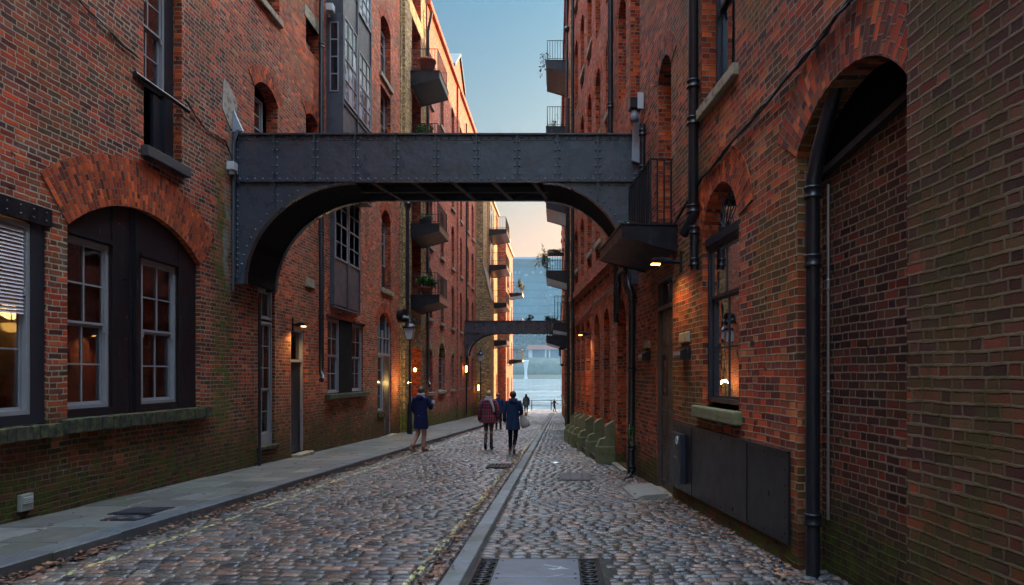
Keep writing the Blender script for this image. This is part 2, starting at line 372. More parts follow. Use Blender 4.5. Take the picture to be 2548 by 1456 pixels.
def tmpl(xs, ys):
    X, Y = np.meshgrid(xs, ys); X = X.ravel(); Y = Y.ravel()
    Z = (1-np.abs(X)**7)**.5*(1-np.abs(Y)**3.8)**.5
    nx, ny = len(xs), len(ys); F = []
    for j in range(ny-1):
        for i in range(nx-1):
            a = j*nx+i; F.append((a, a+1, a+nx+1, a+nx))
    return X, Y, Z, np.array(F)
TH = tmpl([-1, -.94, -.72, -.3, .3, .72, .94, 1], [-1, -.9, -.5, 0, .5, .9, 1])
TL = tmpl([-1, -.8, 0, .8, 1], [-1, -.6, .6, 1])
SETT = np.array([(.085, .088, .098), (.070, .075, .088), (.12, .108, .105), (.15, .11, .095), (.19, .12, .095), (.12, .085, .075), (.05, .052, .06), (.10, .105, .115), (.16, .145, .135), (.10, .092, .08)])*np.array([1.14, 1.0, .88])
def setts(cells, name, mat, hgt=.021, pal=SETT, base=0.):
    """cells: list of (cx, cy, lx, ly, ang)"""
    Vs = []; Fs = []; Cs = []; off = 0
    arr = np.array(cells)
    for far, T in ((False, TH), (True, TL)):
        A = arr[(arr[:, 1] > 17) == far]
        if not len(A): continue
        X, Y, Z, F = T; k = len(X); n_ = len(A)
        rnd = np.random.rand(n_, 6)
        sx = A[:, 2:3]/2; sy = A[:, 3:4]/2
        px = X[None]*sx*(1+.10*(rnd[:, 0:1]-.5)*Y[None]); py = Y[None]*sy*(1+.25*(rnd[:, 1:2]-.5)*X[None])
        # rounded plan corners
        cr = 1-.10*(np.abs(X)**4*np.abs(Y)**4)[None]; px = px*cr; py = py*cr
        a = A[:, 4:5]+(rnd[:, 2:3]-.5)*.05
        gx = A[:, 0:1]+px*np.cos(a)-py*np.sin(a); gy = A[:, 1:2]+px*np.sin(a)+py*np.cos(a)
        z = -SL*gy+base-.02+(hgt+.008*rnd[:, 3:4])*Z[None]+.012*(rnd[:, 4:5]-.5)*X[None]*Z[None]+.022*(rnd[:, 5:6]-.5)*(Y[None]*.35)*Z[None]
        z += .012*np.sin(gx*2.1+1)*np.sin(gy*.9)
        Vs.append(np.stack([gx, gy, z], -1).reshape(-1, 3))
        Fs.append((F[None]+(np.arange(n_)*k)[:, None, None]).reshape(-1, 4)+off); off += n_*k
        c = pal[np.random.randint(0, len(pal), n_)]*(.65+.7*np.random.rand(n_, 1))
        Cs.append(np.repeat(c, k, 0))
    return vc_mesh(name, np.concatenate(Vs), np.concatenate(Fs), np.concatenate(Cs), [mat])

n = NT('granite_setts'); P = n.pos(); sp = n.n('SeparateXYZ', {0: P})
c = n.n('VertexColor', layer_name='Col').outputs[0]
f = n.noise(P, 38, 4, .7); c = n.mix(1., c, n.ramp(f, [(.25, (.5, .5, .5)), (.75, (1.45, 1.4, 1.4))]), 'MULTIPLY')
yy = n.m('MINIMUM', sp.outputs[1], 50.)
xr = n.m('ADD', -1.37, n.m('MULTIPLY', sp.outputs[1], .0135)); xl = n.m('ADD', -4.60, n.m('MULTIPLY', yy, .032))
wob = n.m('MULTIPLY', n.m('SUBTRACT', n.noise(P, 3, 2), .5), .03)
dx = n.m('ADD', sp.outputs[0], wob)
def line(x0, hw, wear0, wear1):
    d = n.m('ABSOLUTE', n.m('SUBTRACT', dx, x0))
    k = n.mapr(d, hw-.006, hw+.006, 1, 0)
    return n.m('MULTIPLY', k, n.mapr(n.noise(P, 4.5, 4, .75), wear0, wear1))
ln = n.m('MAXIMUM', line(xr, .038, .45, .55), line(xl, .024, .42, .52))
c = n.mix(n.m('MULTIPLY', ln, .85), c, (.52, .45, .17))
dirt = n.m('MULTIPLY', n.mapr(n.noise(P, 1.4, 4), .5, .7), .45); c = n.mix(dirt, c, (.035, .03, .025))
ro = n.m('ADD', n.mapr(n.noise(P, 2.2, 3), .35, .7, .15, .42), n.m('MULTIPLY', ln, .2))
M['sett'] = n.principled(c, .4, 0, n.bump(n.noise(P, 42, 4), .006, 1.), Specular_IOR_Level=.5)
n.t.links.new(ro, M['sett'].node_tree.nodes['Principled BSDF'].inputs['Roughness'])
n = NT('joint_grit'); P = n.pos()
c = n.mix(n.mapr(n.noise(P, 2.3, 5, .7), .45, .62), (.014, .012, .010), (.028, .030, .012)); c = n.mix(n.mapr(n.noise(P, 30, 3), .5, .8), c, (.06, .05, .045))
M['grit'] = n.principled(c, .75, 0, n.bump(n.noise(P, 90, 3), .006, 1.))
n = NT('flagstone'); P = n.pos(); c0 = n.n('VertexColor', layer_name='Col').outputs[0]
c = n.mix(1., c0, n.ramp(n.noise(P, 7, 5, .65), [(.2, (.65, .65, .65)), (.8, (1.3, 1.3, 1.3))]), 'MULTIPLY')
c = n.mix(n.m('MULTIPLY', n.mapr(n.noise(P, 1.7, 4, .7), .52, .68), .6), c, (.065, .08, .03)); c = n.mix(n.m('MULTIPLY', n.mapr(n.noise(P, .9, 5, .7), .55, .7), .5), c, (.05, .045, .04))
M['flag'] = n.principled(c, .5, 0, n.bump(n.noise(P, 28, 4), .004, 1.), Specular_IOR_Level=.45)

def sheet(name, x0, x1, ys, z, mat):
    m = MB()
    for a, b in zip(ys[:-1], ys[1:]):
        xa0, xa1 = (x0(a), x1(a)) if callable(x0) else (x0, x1); xb0, xb1 = (x0(b), x1(b)) if callable(x0) else (x0, x1)
        m.face([(xa0, a, gz(a)+z), (xa1, a, gz(a)+z), (xb1, b, gz(b)+z), (xb0, b, gz(b)+z)])
    return m.build(name, mat, kind='structure')
sheet('ground', -300, 300, [-60, -20, 0, 20, 40, 70], -.045, M['grit'])
sheet('road_bed', lambda y: kx(y)-.1, lambda y: 3.2, [-2, 10, 20, 30, 40, 50, 60, 69.9], -.016, M['grit'])
def rwx(y): return 2.76-.1*y if y < 23.5 else .41-.011*(y-23.5)
cells = []
y = 2.6; r = 0
while y < 69.8:
    dp = .122 if y < 30 else .17
    x = kx(y)+.02-random.random()*.15
    xe = -1.262+.0135*y-.06 if y < 30 else ks(y)-.12
    while x < xe-.08:
        L = random.uniform(.14, .25)
        if x+L > xe: L = max(.10, xe-x)
        bend = .10*math.cos((x+3)*1.3+.8)
        cells.append((x+L/2, y+bend*.9, L-.011, dp-.012, -.117*math.sin((x+3)*1.3+.8)))
        x += L
    y += dp; r += 1
# gutter courses beside the granite strip
y = 2.6
while y < 69:
    L = random.uniform(.17, .26)
    for x0, x1 in ((-1.33+.0135*min(y, 20), ks(y)-.145), (ks(y)-.145, ks(y)-.008)):
        if x1-x0 > .05: cells.append(((x0+x1)/2, y+L/2, x1-x0-.012, L-.012, 0))
    y += L
cells = [c for c in cells if c[1] < 69.8]
setts(cells, 'cobbled_road', M['sett'])
cells = []
holes = [(-.86, .42, 4.4, 6.30), (-.02, .58, 12.15, 13.15)]
y = 2.6
while y < 69.8:
    dp = .112 if y < 30 else .17
    x = ks(y)+.20+random.random()*.02; xe = rwx(y)+.3
    while x < xe:
        L = random.uniform(.12, .21)
        cx, cy = x+L/2, y+.03*math.sin(x*2.2+y*.4)
        if not any(a-.03 < cx < b+.03 and c-.03 < cy < d+.03 for a, b, c, d in holes):
            cells.append((cx, cy, L-.011, dp-.013, .04*math.cos(x*2.2)))
        x += L
    y += dp
SETR = SETT*np.array([.92, .95, .98])
cells = [c for c in cells if c[1] < 69.8]
setts(cells, 'cobbled_footway', M['sett'], pal=SETR)
# flush granite strip, kerb stones and flags
def slabs(name, quads, mat, h=.012, th=.15, jit=.006):
    """quads: ((x0,y0),(x1,y0),(x1,y1),(x0,y1), ztop above street); each a chamfered slab"""
    V = []; F = []; C = []
    for q, zt, col in quads:
        cx = sum(p[0] for p in q)/4; cy = sum(p[1] for p in q)/4
        dz = random.uniform(-jit, jit); b = len(V); ch = .012
        for lev, (ins, dzz) in enumerate(((0, -th), (0, -ch), (ch, 0))):
            for px, py in q:
                sx = px+(ins if px < cx else -ins); sy = py+(ins if py < cy else -ins)
                V.append((sx, sy, gz(sy)+zt+dzz+dz)); C.append(col)
        for l in (0, 4):
            for i in range(4):
                j = (i+1) % 4; F.append((b+l+i, b+l+j, b+l+4+j, b+l+4+i))
        F.append((b+8, b+9, b+10, b+11))
    return vc_mesh(name, V, F, np.array(C), [mat], smooth=False)
def gcol(base, v=.25):
    k = 1+random.uniform(-v, v); return (base[0]*k*random.uniform(.93, 1.07), base[1]*k, base[2]*k*random.uniform(.93, 1.07))
qs = []; y = 2.6
while y < 69:
    L = random.uniform(.55, 1.0); y1 = min(y+L-.008, 69.7)
    qs.append((((ks(y)+.004, y), (ks(y)+.185, y), (ks(y1)+.185, y1), (ks(y1)+.004, y1)), .008, gcol((.17, .175, .175)))); y += L
slabs('granite_strip', qs, M['flag'])
qs = []; y = 2.6
while y < 69:
    L = random.uniform(.9, 1.4); y1 = min(y+L-.01, 69.7); j = random.uniform(-.008, .008)
    qs.append((((kx(y)-.26+j, y), (kx(y)+j, y), (kx(y1)+j, y1), (kx(y1)-.26+j, y1)), .128, gcol((.095, .098, .105)))); y += L
slabs('kerb', qs, M['flag'], th=.2)
qs = []; y = 2.6
while y < 69:
    L = random.uniform(.5, .8); y1 = min(y+L-.014, 69.7); x = -7.1; xe = kx(y)-.268; x1e = kx(y1)-.268
    while x < xe-.05:
        W = random.uniform(.6, 1.05); xn = x+W
        last = xn > xe-.3
        a, b = (xe, x1e) if last else (xn-.014, xn-.014)
        qs.append((((x, y), (a, y), (b, y1), (x, y1)), .128, gcol((.125, .118, .108), .32)))
        x = xn if not last else 99
    y += L
slabs('pavement', qs, M['flag'], jit=.003)
# fallen leaves
def leaf_mat(name, cols):
    n = NT(name); c = n.n('VertexColor', layer_name='Col').outputs[0]; return n.principled(c, .7, 0, None, Specular_IOR_Level=.3)
M['leaf'] = leaf_mat('dry_leaf', None)
def leaves(name, pts, kind='stuff', cols=((.27, .11, .06), (.16, .06, .035), (.30, .15, .08), (.08, .045, .03), (.05, .03, .02)), size=(.016, .042)):
    V = []; F = []; C = []
    for (x, y, z) in pts:
        s = random.uniform(*size); a = random.uniform(0, 6.28); t1, t2 = random.uniform(-.5, .5), random.uniform(-.5, .5)
        b = len(V); c = random.choice(cols); k = random.uniform(.6, 1.2)
        for (lx, ly, lz) in ((-1, 0, .15), (-.2, -.55, -.05), (.5, -.35, .15), (1, .05, .0), (.4, .5, .2), (-.3, .45, -.1)):
            zz = (lz+.4*abs(ly))*s+lx*s*t1+ly*s*t2
            V.append((x+(lx*math.cos(a)-ly*math.sin(a))*s, y+(lx*math.sin(a)+ly*math.cos(a))*s, z+abs(zz)*.8+.004)); C.append([q*k for q in c])
        F += [(b, b+1, b+2, b+3), (b, b+3, b+4, b+5)]
    return vc_mesh(name, V, F, np.array(C), [M['leaf']], False, kind=kind)
pts = []
for i in range(3800):
    y = 4+random.random()**1.5*28
    cl = .5+.5*math.sin(y*2.3)+.4*math.sin(y*5.1)
    if random.random() > .25+.6*cl: continue
    x = kx(y)+.015+abs(random.gauss(0, .055)); pts.append((x, y, gz(y)+.004+random.random()*.05*max(0, 1-(x-kx(y))*6)))
for i in range(110):
    y = random.uniform(4, 20); x = random.choice([random.uniform(kx(y), -1.4), random.uniform(-6.3, kx(y))]); pts.append((x, y, gz(y)+(.13 if x < kx(y) else .012)))
for i in range(700):
    y = 4.5+random.random()**1.2*14; x = ks(y)-.13+random.gauss(0, .06); pts.append((x, y, gz(y)+.012))
for i in range(600):
    y = 4.5+random.random()*9; x = rwx(y)-.06-abs(random.gauss(0, .28)); pts.append((x, y, gz(y)+.014+.02*random.random()))
leaves('fallen_leaves', pts)

# ---------------------------------------------------------------- cover plates, grates
def lp(x, y, z=0): return (x, y, gz(y)+z)      # on the sloping street
g = thing('utility_cover', (-.22, 5.4, gz(5.4)), 'large iron utility cover plate set in the cobbles at the front, with white scratches', 'manhole cover')
m = MB(); m.box(-.86, .42, 4.4, 6.30, -.03, .006, lp); m.build('surround', M['grit'], g)
m = MB()
for a in ((-.80, -.765), (.325, .36)): m.box(a[0], a[1], 4.5, 6.24, .0, .022, lp)
m.box(-.765, .325, 6.21, 6.24, .0, .021, lp)
m.build('rim', M['blk'], g, bevel=.004)
m = MB()
for j, (ya, yb) in enumerate(((4.5, 4.99), (5.0, 5.60), (5.61, 6.19))): m.box(-.60, .16, ya, yb, .0, .024, lp)
m.build('plate', plain('worn_steel_plate', (.16, .17, .20), .38, .35, .003, 60, .25), g, bevel=.004)
for sx in (-.69, .245):
    for k in range(9):
        m = MB()
        yc = 6.08-.145*k; pts = [(sx+.062*math.cos(a), yc+.042*math.sin(a)) for a in [2*math.pi*q/16 for q in range(17)]]
        m.tube([lp(a, b, .018) for a, b in pts], .009, 6, False)
        m.box(sx-.012, sx+.012, yc-.04, yc+.04, .006, .024, lp); m.build('lifting_loop', M['blk'], g)
for sx in (-.56, .12):
    for yy in (6.12, 5.68, 5.54, 5.08): m = MB(); m.dome(lp(sx, yy, .024), (0, 0, 1), .013, 8); m.build('bolt', M['blk'], g)
m = MB()
def stroke(pts, wd):
    for (a, b), (c, d) in zip(pts[:-1], pts[1:]):
        L = math.hypot(c-a, d-b); nx, ny = -(d-b)/L*wd, (c-a)/L*wd
        m.face([lp(a+nx, b+ny, .0262), lp(a-nx, b-ny, .0262), lp(c-nx*.6, d-ny*.6, .0262), lp(c+nx*.6, d+ny*.6, .0262)])
stroke([(-.16, 5.98), (-.08, 5.93), (-.02, 5.90), (.03, 5.87)], .009); stroke([(-.12, 5.84), (-.03, 5.83), (.06, 5.84)], .011)
stroke([(-.09, 5.80), (-.02, 5.86), (.0, 5.92)], .008); stroke([(-.07, 5.60), (0, 5.64), (.02, 5.65)], .006)
m.build('scratch_mark', M['white'], g)
g = thing('access_cover', (.28, 12.6, gz(12.6)), 'rectangular iron access cover in the cobbled footway between the downpipe and the granite strip', 'manhole cover')
m = MB(); m.box(-.02, .58, 12.15, 13.15, -.02, .014, lp); m.build('plate', M['grym'], g, bevel=.004)
m = MB()
for x0 in (.0, .16, .40, .54): m.box(x0, x0+.02, 12.2, 13.1, .012, .02, lp)
m.build('rib', M['blk'], g)
g = thing('round_cover', (-.15, 15.4, gz(15.4)), 'small bright worn cover plate in the footway beyond the rectangular one', 'manhole cover')
m = MB(); m.lathe((-.12, 15.3, gz(15.3)), [(0, .022), (.17, .02), (.18, .0)], 20); m.build('plate', plain('bright_worn_steel', (.5, .5, .5), .3, .6), g)
m = MB(); m.lathe((-.12, 15.3, gz(15.3)), [(.18, .0), (.185, .018), (.22, .018), (.23, .0)], 20); m.build('rim', M['blk'], g)
g = thing('drain_grate', (-1.35, 14.4, gz(14.4)), 'iron gutter drain grate beside the granite strip behind the walkers', 'drain grate')
m = MB()
for k in range(6): m.box(-1.62+.085*k, -1.58+.085*k, 14.1, 14.75, .0, .03, lp)
m.box(-1.66, -1.14, 14.05, 14.1, .0, .032, lp); m.box(-1.66, -1.14, 14.75, 14.8, .0, .032, lp); m.build('bars', M['blk'], g)
m = MB(); m.box(-1.66, -1.14, 14.05, 14.8, -.02, .012, lp); m.build('pit', M['dark'], g)
for nm, (x0, x1, y0, y1), lb in (('coal_hole_grate', (-5.62, -5.08, 7.95, 8.45), 'iron ribbed grate in the left pavement flags, larger of the two'), ('service_cover', (-5.42, -4.98, 7.55, 7.9), 'small dark service cover with raised rings in the left pavement, nearer the kerb')):
    g = thing(nm, ((x0+x1)/2, y0, gz(y0)+.13), lb, 'manhole cover')
    m = MB(); m.box(x0, x1, y0, y1, .10, .136, lp); m.build('frame', M['blk'], g, bevel=.003)
    m = MB()
    if 'coal' in nm:
        for k in range(13): m.box(x0+.04+k*.036, x0+.056+k*.036, y0+.05, y1-.05, .136, .143, lp)
        m.build('rib', M['grym'], g)
    else:
        for q in (.05, .09):
            for cx in (x0+.13, x1-.13): m.tube([lp(cx+q*math.cos(a), (y0+y1)/2+q*math.sin(a), .137) for a in [2*math.pi*t/14 for t in range(15)]], .006, 5, False)
        m.build('ring', M['grym'], g)
# ---------------------------------------------------------------- facades
def arc(u0, u1, vs, rise, n=12, grow=0.):
    """points of a segmental arch from u0 to u1 (rise above the springing vs), radius grown by 'grow'"""
    hw = (u1-u0)/2; r = (hw*hw+rise*rise)/(2*rise); cu, cv = (u0+u1)/2, vs+rise-r
    a = math.asin(min(1, hw/r)); a = a if rise <= hw else math.pi-a
    return [(cu+(r+grow)*math.sin(t), cv+(r+grow)*math.cos(t)) for t in [-a+2*a*k/n for k in range(n+1)]], r, a
def opoly(o):
    p = [(o['u0'], o['v0']), (o['u1'], o['v0'])]
    if o.get('rise'): p += arc(o['u0'], o['u1'], o['v1'], o['rise'], o.get('n', 12))[0][::-1]
    else: p += [(o['u1'], o['v1']), (o['u0'], o['v1'])]
    return p
def O(u0, u1, v0, v1, rise=0, d=.2, infill=None, **k): return dict(u0=u0, u1=u1, v0=v0, v1=v1, rise=rise, d=d, infill=infill, **k)

def facade(F, u0, u1, vb, vt, ops, mats, parent, name='wall', depth=7., w=0., ends=(1, 1), roof=True, slopebase=True):
    """mats: [wall, reveal(quoin), infill, dark]"""
    m = MB()
    out = [(u0, vb), (u1, vb), (u1, vt), (u0, vt)]
    polys = [opoly(o) for o in ops]
    V = []; E = []
    for pl in [out]+polys:
        b = len(V); V += [Vector(p) for p in pl]; E += [(b+i, b+(i+1) % len(pl)) for i in range(len(pl))]
    r = delaunay_2d_cdt(V, E, [], 0, 1e-5)
    vv, ff = r[0], r[2]
    def inside(c, pl):
        k = False; n = len(pl)
        for i in range(n):
            (xa, ya), (xb, yb) = pl[i], pl[(i+1) % n]
            if (ya > c[1]) != (yb > c[1]) and c[0] < (xb-xa)*(c[1]-ya)/(yb-ya)+xa: k = not k
        return k
    for f in ff:
        c = sum((Vector(vv[i]) for i in f), Vector((0, 0)))/len(f)
        if any(inside(c, pl) for pl in polys): continue
        m.face([F(vv[i][0], vv[i][1], w) for i in f])
    for o, pl in zip(ops, polys):
        m.m = 1 if o.get('q', 1) else 0
        n = len(pl)
        for i in range(n):
            (a, b), (c, d) = pl[i], pl[(i+1) % n]
            m.face([F(a, b, w), F(c, d, w), F(c, d, w-o['d']), F(a, b, w-o['d'])])
        if o['infill'] is not None:
            m.m = o['infill']; m.face([F(a, b, w-o['d']) for a, b in pl])
    m.m = 0
    if ends[0]: m.face([F(u0, vb, w), F(u0, vt, w), F(u0, vt, w-depth), F(u0, vb, w-depth)])
    if ends[1]: m.face([F(u1, vb, w), F(u1, vt, w), F(u1, vt, w-depth), F(u1, vb, w-depth)])
    m.face([F(u0, vb, w-depth), F(u1, vb, w-depth), F(u1, vt, w-depth), F(u0, vt, w-depth)])
    if roof: m.face([F(u0, vt, w), F(u1, vt, w), F(u1, vt, w-depth), F(u0, vt, w-depth)])
    return m.build(name, mats, parent)

def ring(F, u0, u1, vs, rise, th, parent, mat, w=0., d=.2, label=None, name='brick_arch', clip=None):
    m = MB(); n = 20
    a_, r, a = arc(u0, u1, vs, rise, n); b_, _, _ = arc(u0, u1, vs, rise, n, th)
    p = .012
    for i in range(n):
        s0, s1 = 2*a*r*1.25*i/n, 2*a*r*1.25*(i+1)/n
        q = [(*a_[i], 0), (*a_[i+1], 0), (*b_[i+1], 0), (*b_[i], 0)]
        m.face([F(a_[i][0], a_[i][1], w+p), F(a_[i+1][0], a_[i+1][1], w+p), F(b_[i+1][0], b_[i+1][1], w+p), F(b_[i][0], b_[i][1], w+p)], uv=[(0, s0), (0, s1), (th, s1), (th, s0)])
        m.face([F(b_[i][0], b_[i][1], w+p), F(b_[i+1][0], b_[i+1][1], w+p), F(b_[i+1][0], b_[i+1][1], w-.02), F(b_[i][0], b_[i][1], w-.02)], uv=[(0, s0), (0, s1), (p, s1), (p, s0)])
        e = .003                                     # intrados lining just inside the opening
        cu = (u0+u1)/2
        def inn(pt): return (pt[0]+(cu-pt[0])*.004, pt[1]-e)
        A, B = inn(a_[i]), inn(a_[i+1])
        m.face([F(A[0], A[1], w+p), F(B[0], B[1], w+p), F(B[0], B[1], w-d+.01), F(A[0], A[1], w-d+.01)], uv=[(0, s0), (0, s1), (d, s1), (d, s0)])
    for k in (0, n):
        s = 2*a*r*1.25*k/n
        m.face([F(a_[k][0], a_[k][1], w+p), F(b_[k][0], b_[k][1], w+p), F(b_[k][0], b_[k][1], w-.02), F(a_[k][0], a_[k][1], w-.02)], uv=[(0, s), (th, s), (th, s+.02), (0, s+.02)])
    return m.build(name, mat, parent, label=label)

def sill(F, u0, u1, v0, v1, proj, parent, mat=None, w=0., name='sill', label=None, back=.15, bevel=.012):
    m = MB(); m.box(u0, u1, v0, v1, w-back, w+proj, F); return m.build(name, mat or M['stone'], parent, bevel=bevel, label=label)

def sash(F, u0, u1, v0, v1, w, parent, cols=2, rows=(2, 2), fm='gryf', gm='glass', fr=.055, bar=.022, label=None, horns=True):
    m = MB(); f = fr
    m.box(u0, u0+f, v0, v1, w-.09, w, F); m.box(u1-f, u1, v0, v1, w-.09, w, F)
    m.box(u0+f, u1-f, v1-f, v1, w-.088, w-.002, F); m.box(u0+f, u1-f, v0, v0+f, w-.088, w-.002, F)
    a0, a1, b0, b1 = u0+f, u1-f, v0+f, v1-f
    nr = sum(rows); vm = b0+(b1-b0)*rows[1]/nr
    panes = []
    for (c0, c1, ww, nrw) in ((vm, b1, w-.025, rows[0]), (b0, vm, w-.055, rows[1])):
        s = .035
        if nrw == 0: continue
        m.box(a0, a0+s, c0, c1, ww-.028, ww, F); m.box(a1-s, a1, c0, c1, ww-.028, ww, F)
        m.box(a0+s, a1-s, c0, c0+s, ww-.026, ww-.001, F); m.box(a0+s, a1-s, c1-s, c1, ww-.026, ww-.001, F)
        for k in range(1, cols):
            x = a0+(a1-a0)*k/cols; m.box(x-bar/2, x+bar/2, c0+s, c1-s, ww-.022, ww-.003, F)
        for k in range(1, nrw):
            x = c0+(c1-c0)*k/nrw; m.box(a0+s, a1-s, x-bar/2, x+bar/2, ww-.021, ww-.0045, F)
        panes.append((a0+s*.5, a1-s*.5, c0+s*.5, c1-s*.5, ww-.014))
    if horns:
        m.box(a1-.034, a1-.001, vm-.09, vm, w-.024, w-.003, F); m.box(a0+.001, a0+.034, vm-.09, vm, w-.024, w-.003, F)
    wn = m.build('window', M[fm], parent, label=label)
    for p in panes:
        g = MB(); g.box(p[0], p[1], p[2], p[3], p[4]-.004, p[4], F); g.build('pane', M[gm], wn)
    return wn

def simple_win(F, o, w, parent, fm='gryf', gm='dglass', cols=2, nrow=4):
    """arched or square far window: frame with bars, one pane"""
    pl = opoly(o); d = w-o['d']+.02
    m = MB(); m.m = 0; f = .06; u0, u1, v0, v1 = o['u0'], o['u1'], o['v0'], o['v1']
    m.box(u0, u0+f, v0, v1, d, d+.05, F); m.box(u1-f, u1, v0, v1, d, d+.05, F); m.box(u0+f, u1-f, v0, v0+f, d, d+.048, F)
    m.box(u0+f, u1-f, v1-.04, v1, d, d+.048, F)
    for k in range(1, nrow): y = v0+(v1-v0)*k/nrow; m.box(u0+f, u1-f, y-.015, y+.015, d, d+(.046 if k*2 == nrow else .03), F)
    for k in range(1, cols): x = u0+(u1-u0)*k/cols; m.box(x-.014, x+.014, v0+f, v1-.04, d, d+.028, F)
    wn = m.build('window', M[fm], parent)
    m = MB(); m.face([F(a, b, d+.01) for a, b in pl]); m.build('pane', M[gm], wn)
    return wn
def rivets(m, F, pts, w, r=.013, n=6):
    nx = (F.n[0], F.n[1], 0)
    for u, v in pts: m.dome(F(u, v, w), nx, r, n)

def door(F, u0, u1, v0, v1, w, parent, mat, panels, label=None, knob=None, glaz=None):
    m = MB(); m.box(u0, u1, v0, v1, w-.05, w, F)
    for (a0, a1, b0, b1) in panels:
        A0, A1 = u0+(u1-u0)*a0, u0+(u1-u0)*a1; B0, B1 = v0+(v1-v0)*b0, v0+(v1-v0)*b1; t = .025
        m.box(A0, A1, B0, B0+t, w, w+.014, F); m.box(A0, A1, B1-t, B1, w, w+.014, F)
        m.box(A0, A0+t, B0+t, B1-t, w, w+.013, F); m.box(A1-t, A1, B0+t, B1-t, w, w+.013, F)
        m.box(A0+.05, A1-.05, B0+.05, B1-.05, w, w+.008, F)
    d = m.build('door', mat, parent, label=label)
    if glaz:
        a0, a1, b0, b1 = glaz; m = MB(); m.box(u0+(u1-u0)*a0, u0+(u1-u0)*a1, v0+(v1-v0)*b0, v0+(v1-v0)*b1, w+.001, w+.012, F); m.build('pane', M['dglass'], d)
    if knob:
        m = MB(); ku, kv = u0+(u1-u0)*knob[0], v0+(v1-v0)*knob[1]
        m.box(ku-.025, ku+.025, kv-.09, kv+.09, w, w+.012, F); m.tube([F(ku, kv, w+.01), F(ku, kv, w+.06)], .012, 8); m.tube([F(ku-.05, kv, w+.06), F(ku+.05, kv, w+.06)], .011, 8)
        m.build('handle', M['rust'], d)
    return d
def bframe(F, u0, u1, v0, v1, w, parent, mat, f=.06, d=.1, name='door_frame', bars=()):
    m = MB(); m.box(u0, u0+f, v0, v1, w-d, w, F); m.box(u1-f, u1, v0, v1, w-d, w, F); m.box(u0+f, u1-f, v1-f, v1, w-d, w-.002, F)
    for b in bars: m.box(u0+f, u1-f, b-f/2, b+f/2, w-d, w-.003, F)
    return m.build(name, mat, parent)

def balcony(F, u0, u1, v, proj, wproj0, parent, rail=1.0, mat='blk', label=None, deep=.30, thin=.14, wedge=True, gap=.12, moss=False, w=0.):
    """cantilever balcony > slab, railing"""
    bl = MB()
    P = [(w, v-deep), (w+proj, v-thin), (w+proj, v), (w, v)]
    # fascia box with tapering end plates
    for (a, b) in ((u0, u0+.012), (u1-.012, u1)):
        for s in (0,):
            bl.face([F(a, y, x) for x, y in P]); bl.face([F(b, y, x) for x, y in P])
            for i in range(4):
                (x0, y0), (x1, y1) = P[i], P[(i+1) % 4]; bl.face([F(a, y0, x0), F(a, y1, x1), F(b, y1, x1), F(b, y0, x0)])
    bl.box(u0+.012, u1-.012, v-thin+.01, v-.002, w, w+proj-.002, F)
    bl.box(u0-.02, u1+.02, v, v+.02, w, w+proj+.02, F)
    # curved-in soffit plate
    bl.face([F(u0+.02, v-deep+.03, w), F(u1-.02, v-deep+.03, w), F(u1-.02, v-thin+.004, w+proj-.02), F(u0+.02, v-thin+.004, w+proj-.02)])
    b = bl.build('balcony', M['grym'] if mat == 'grym' else M['blk'], parent, label=label)
    r = MB(); q = .012; W = w+proj-gap
    for z, h in ((v+rail-.02, .022), (v+.09, .016)):
        r.box(u0+gap*.5-q, u0+gap*.5+q, z, z+h, w, W+q, F); r.box(u1-gap*.5-q, u1-gap*.5+q, z, z+h, w, W+q, F); r.box(u0+gap*.5+q, u1-gap*.5-q, z, z+h-.001, W-q, W+q, F)
    s0 = .008 if (u0 > 12) else .011
    def bar(u, ww, s=s0): r.box(u-s, u+s, v+.02, v+rail-.02, ww-s, ww+s, F)
    n = max(3, int((W-w)/.125))
    for k in range(n):
        ww = w+.03+(W-w-.03)*k/n; bar(u0+gap*.5, ww); bar(u1-gap*.5, ww)
    n = max(3, int((u1-u0-gap)/.125))
    for k in range(n+1): bar(u0+gap*.5+(u1-u0-gap)*k/n, W, .013 if k in (0, n) else s0)
    r.build('railing', M['blk'], b)
    if moss:
        q_ = MB(); q_.box(u0+.02, u1-.02, v+.02, v+.06, w+.05, w+proj-.1, F); q_.build('moss', M['moss_stone'], b)
    return b

def pipe(name, label, path, r, collars=(), shoe=None, mat='blk', cat='drainpipe', group=None, hopper=None, brk=None):
    b = min(path, key=lambda p: p[2]); g = thing(name, b, label, cat, group)
    m = MB(); m.tube(path, r, 12); m.build('pipe', M[mat], g)
    for c in collars:
        m = MB(); x, y, z = c; m.lathe((x, y, z), [(r*.9, -.05), (r*1.28, -.05), (r*1.28, -.03), (r*1.16, -.02), (r*1.16, .03), (r*1.3, .04), (r*1.3, .055), (r*.9, .055)], 12); m.build('collar', M[mat], g)
        if brk:
            m = MB(); m.tube([(x, y, z), (x+brk[0], y+brk[1], z)], .015, 6); m.build('bracket', M[mat], g)
    if hopper:
        m = MB(); x, y, z = hopper; m.lathe((x, y, z), [(r, -.15), (r*1.9, .05), (r*2.1, .06), (r*2.1, .2), (r*1.9, .2), (r*1.8, .08), (0, .07)], 4); m.build('hopper', M[mat], g)
    return g

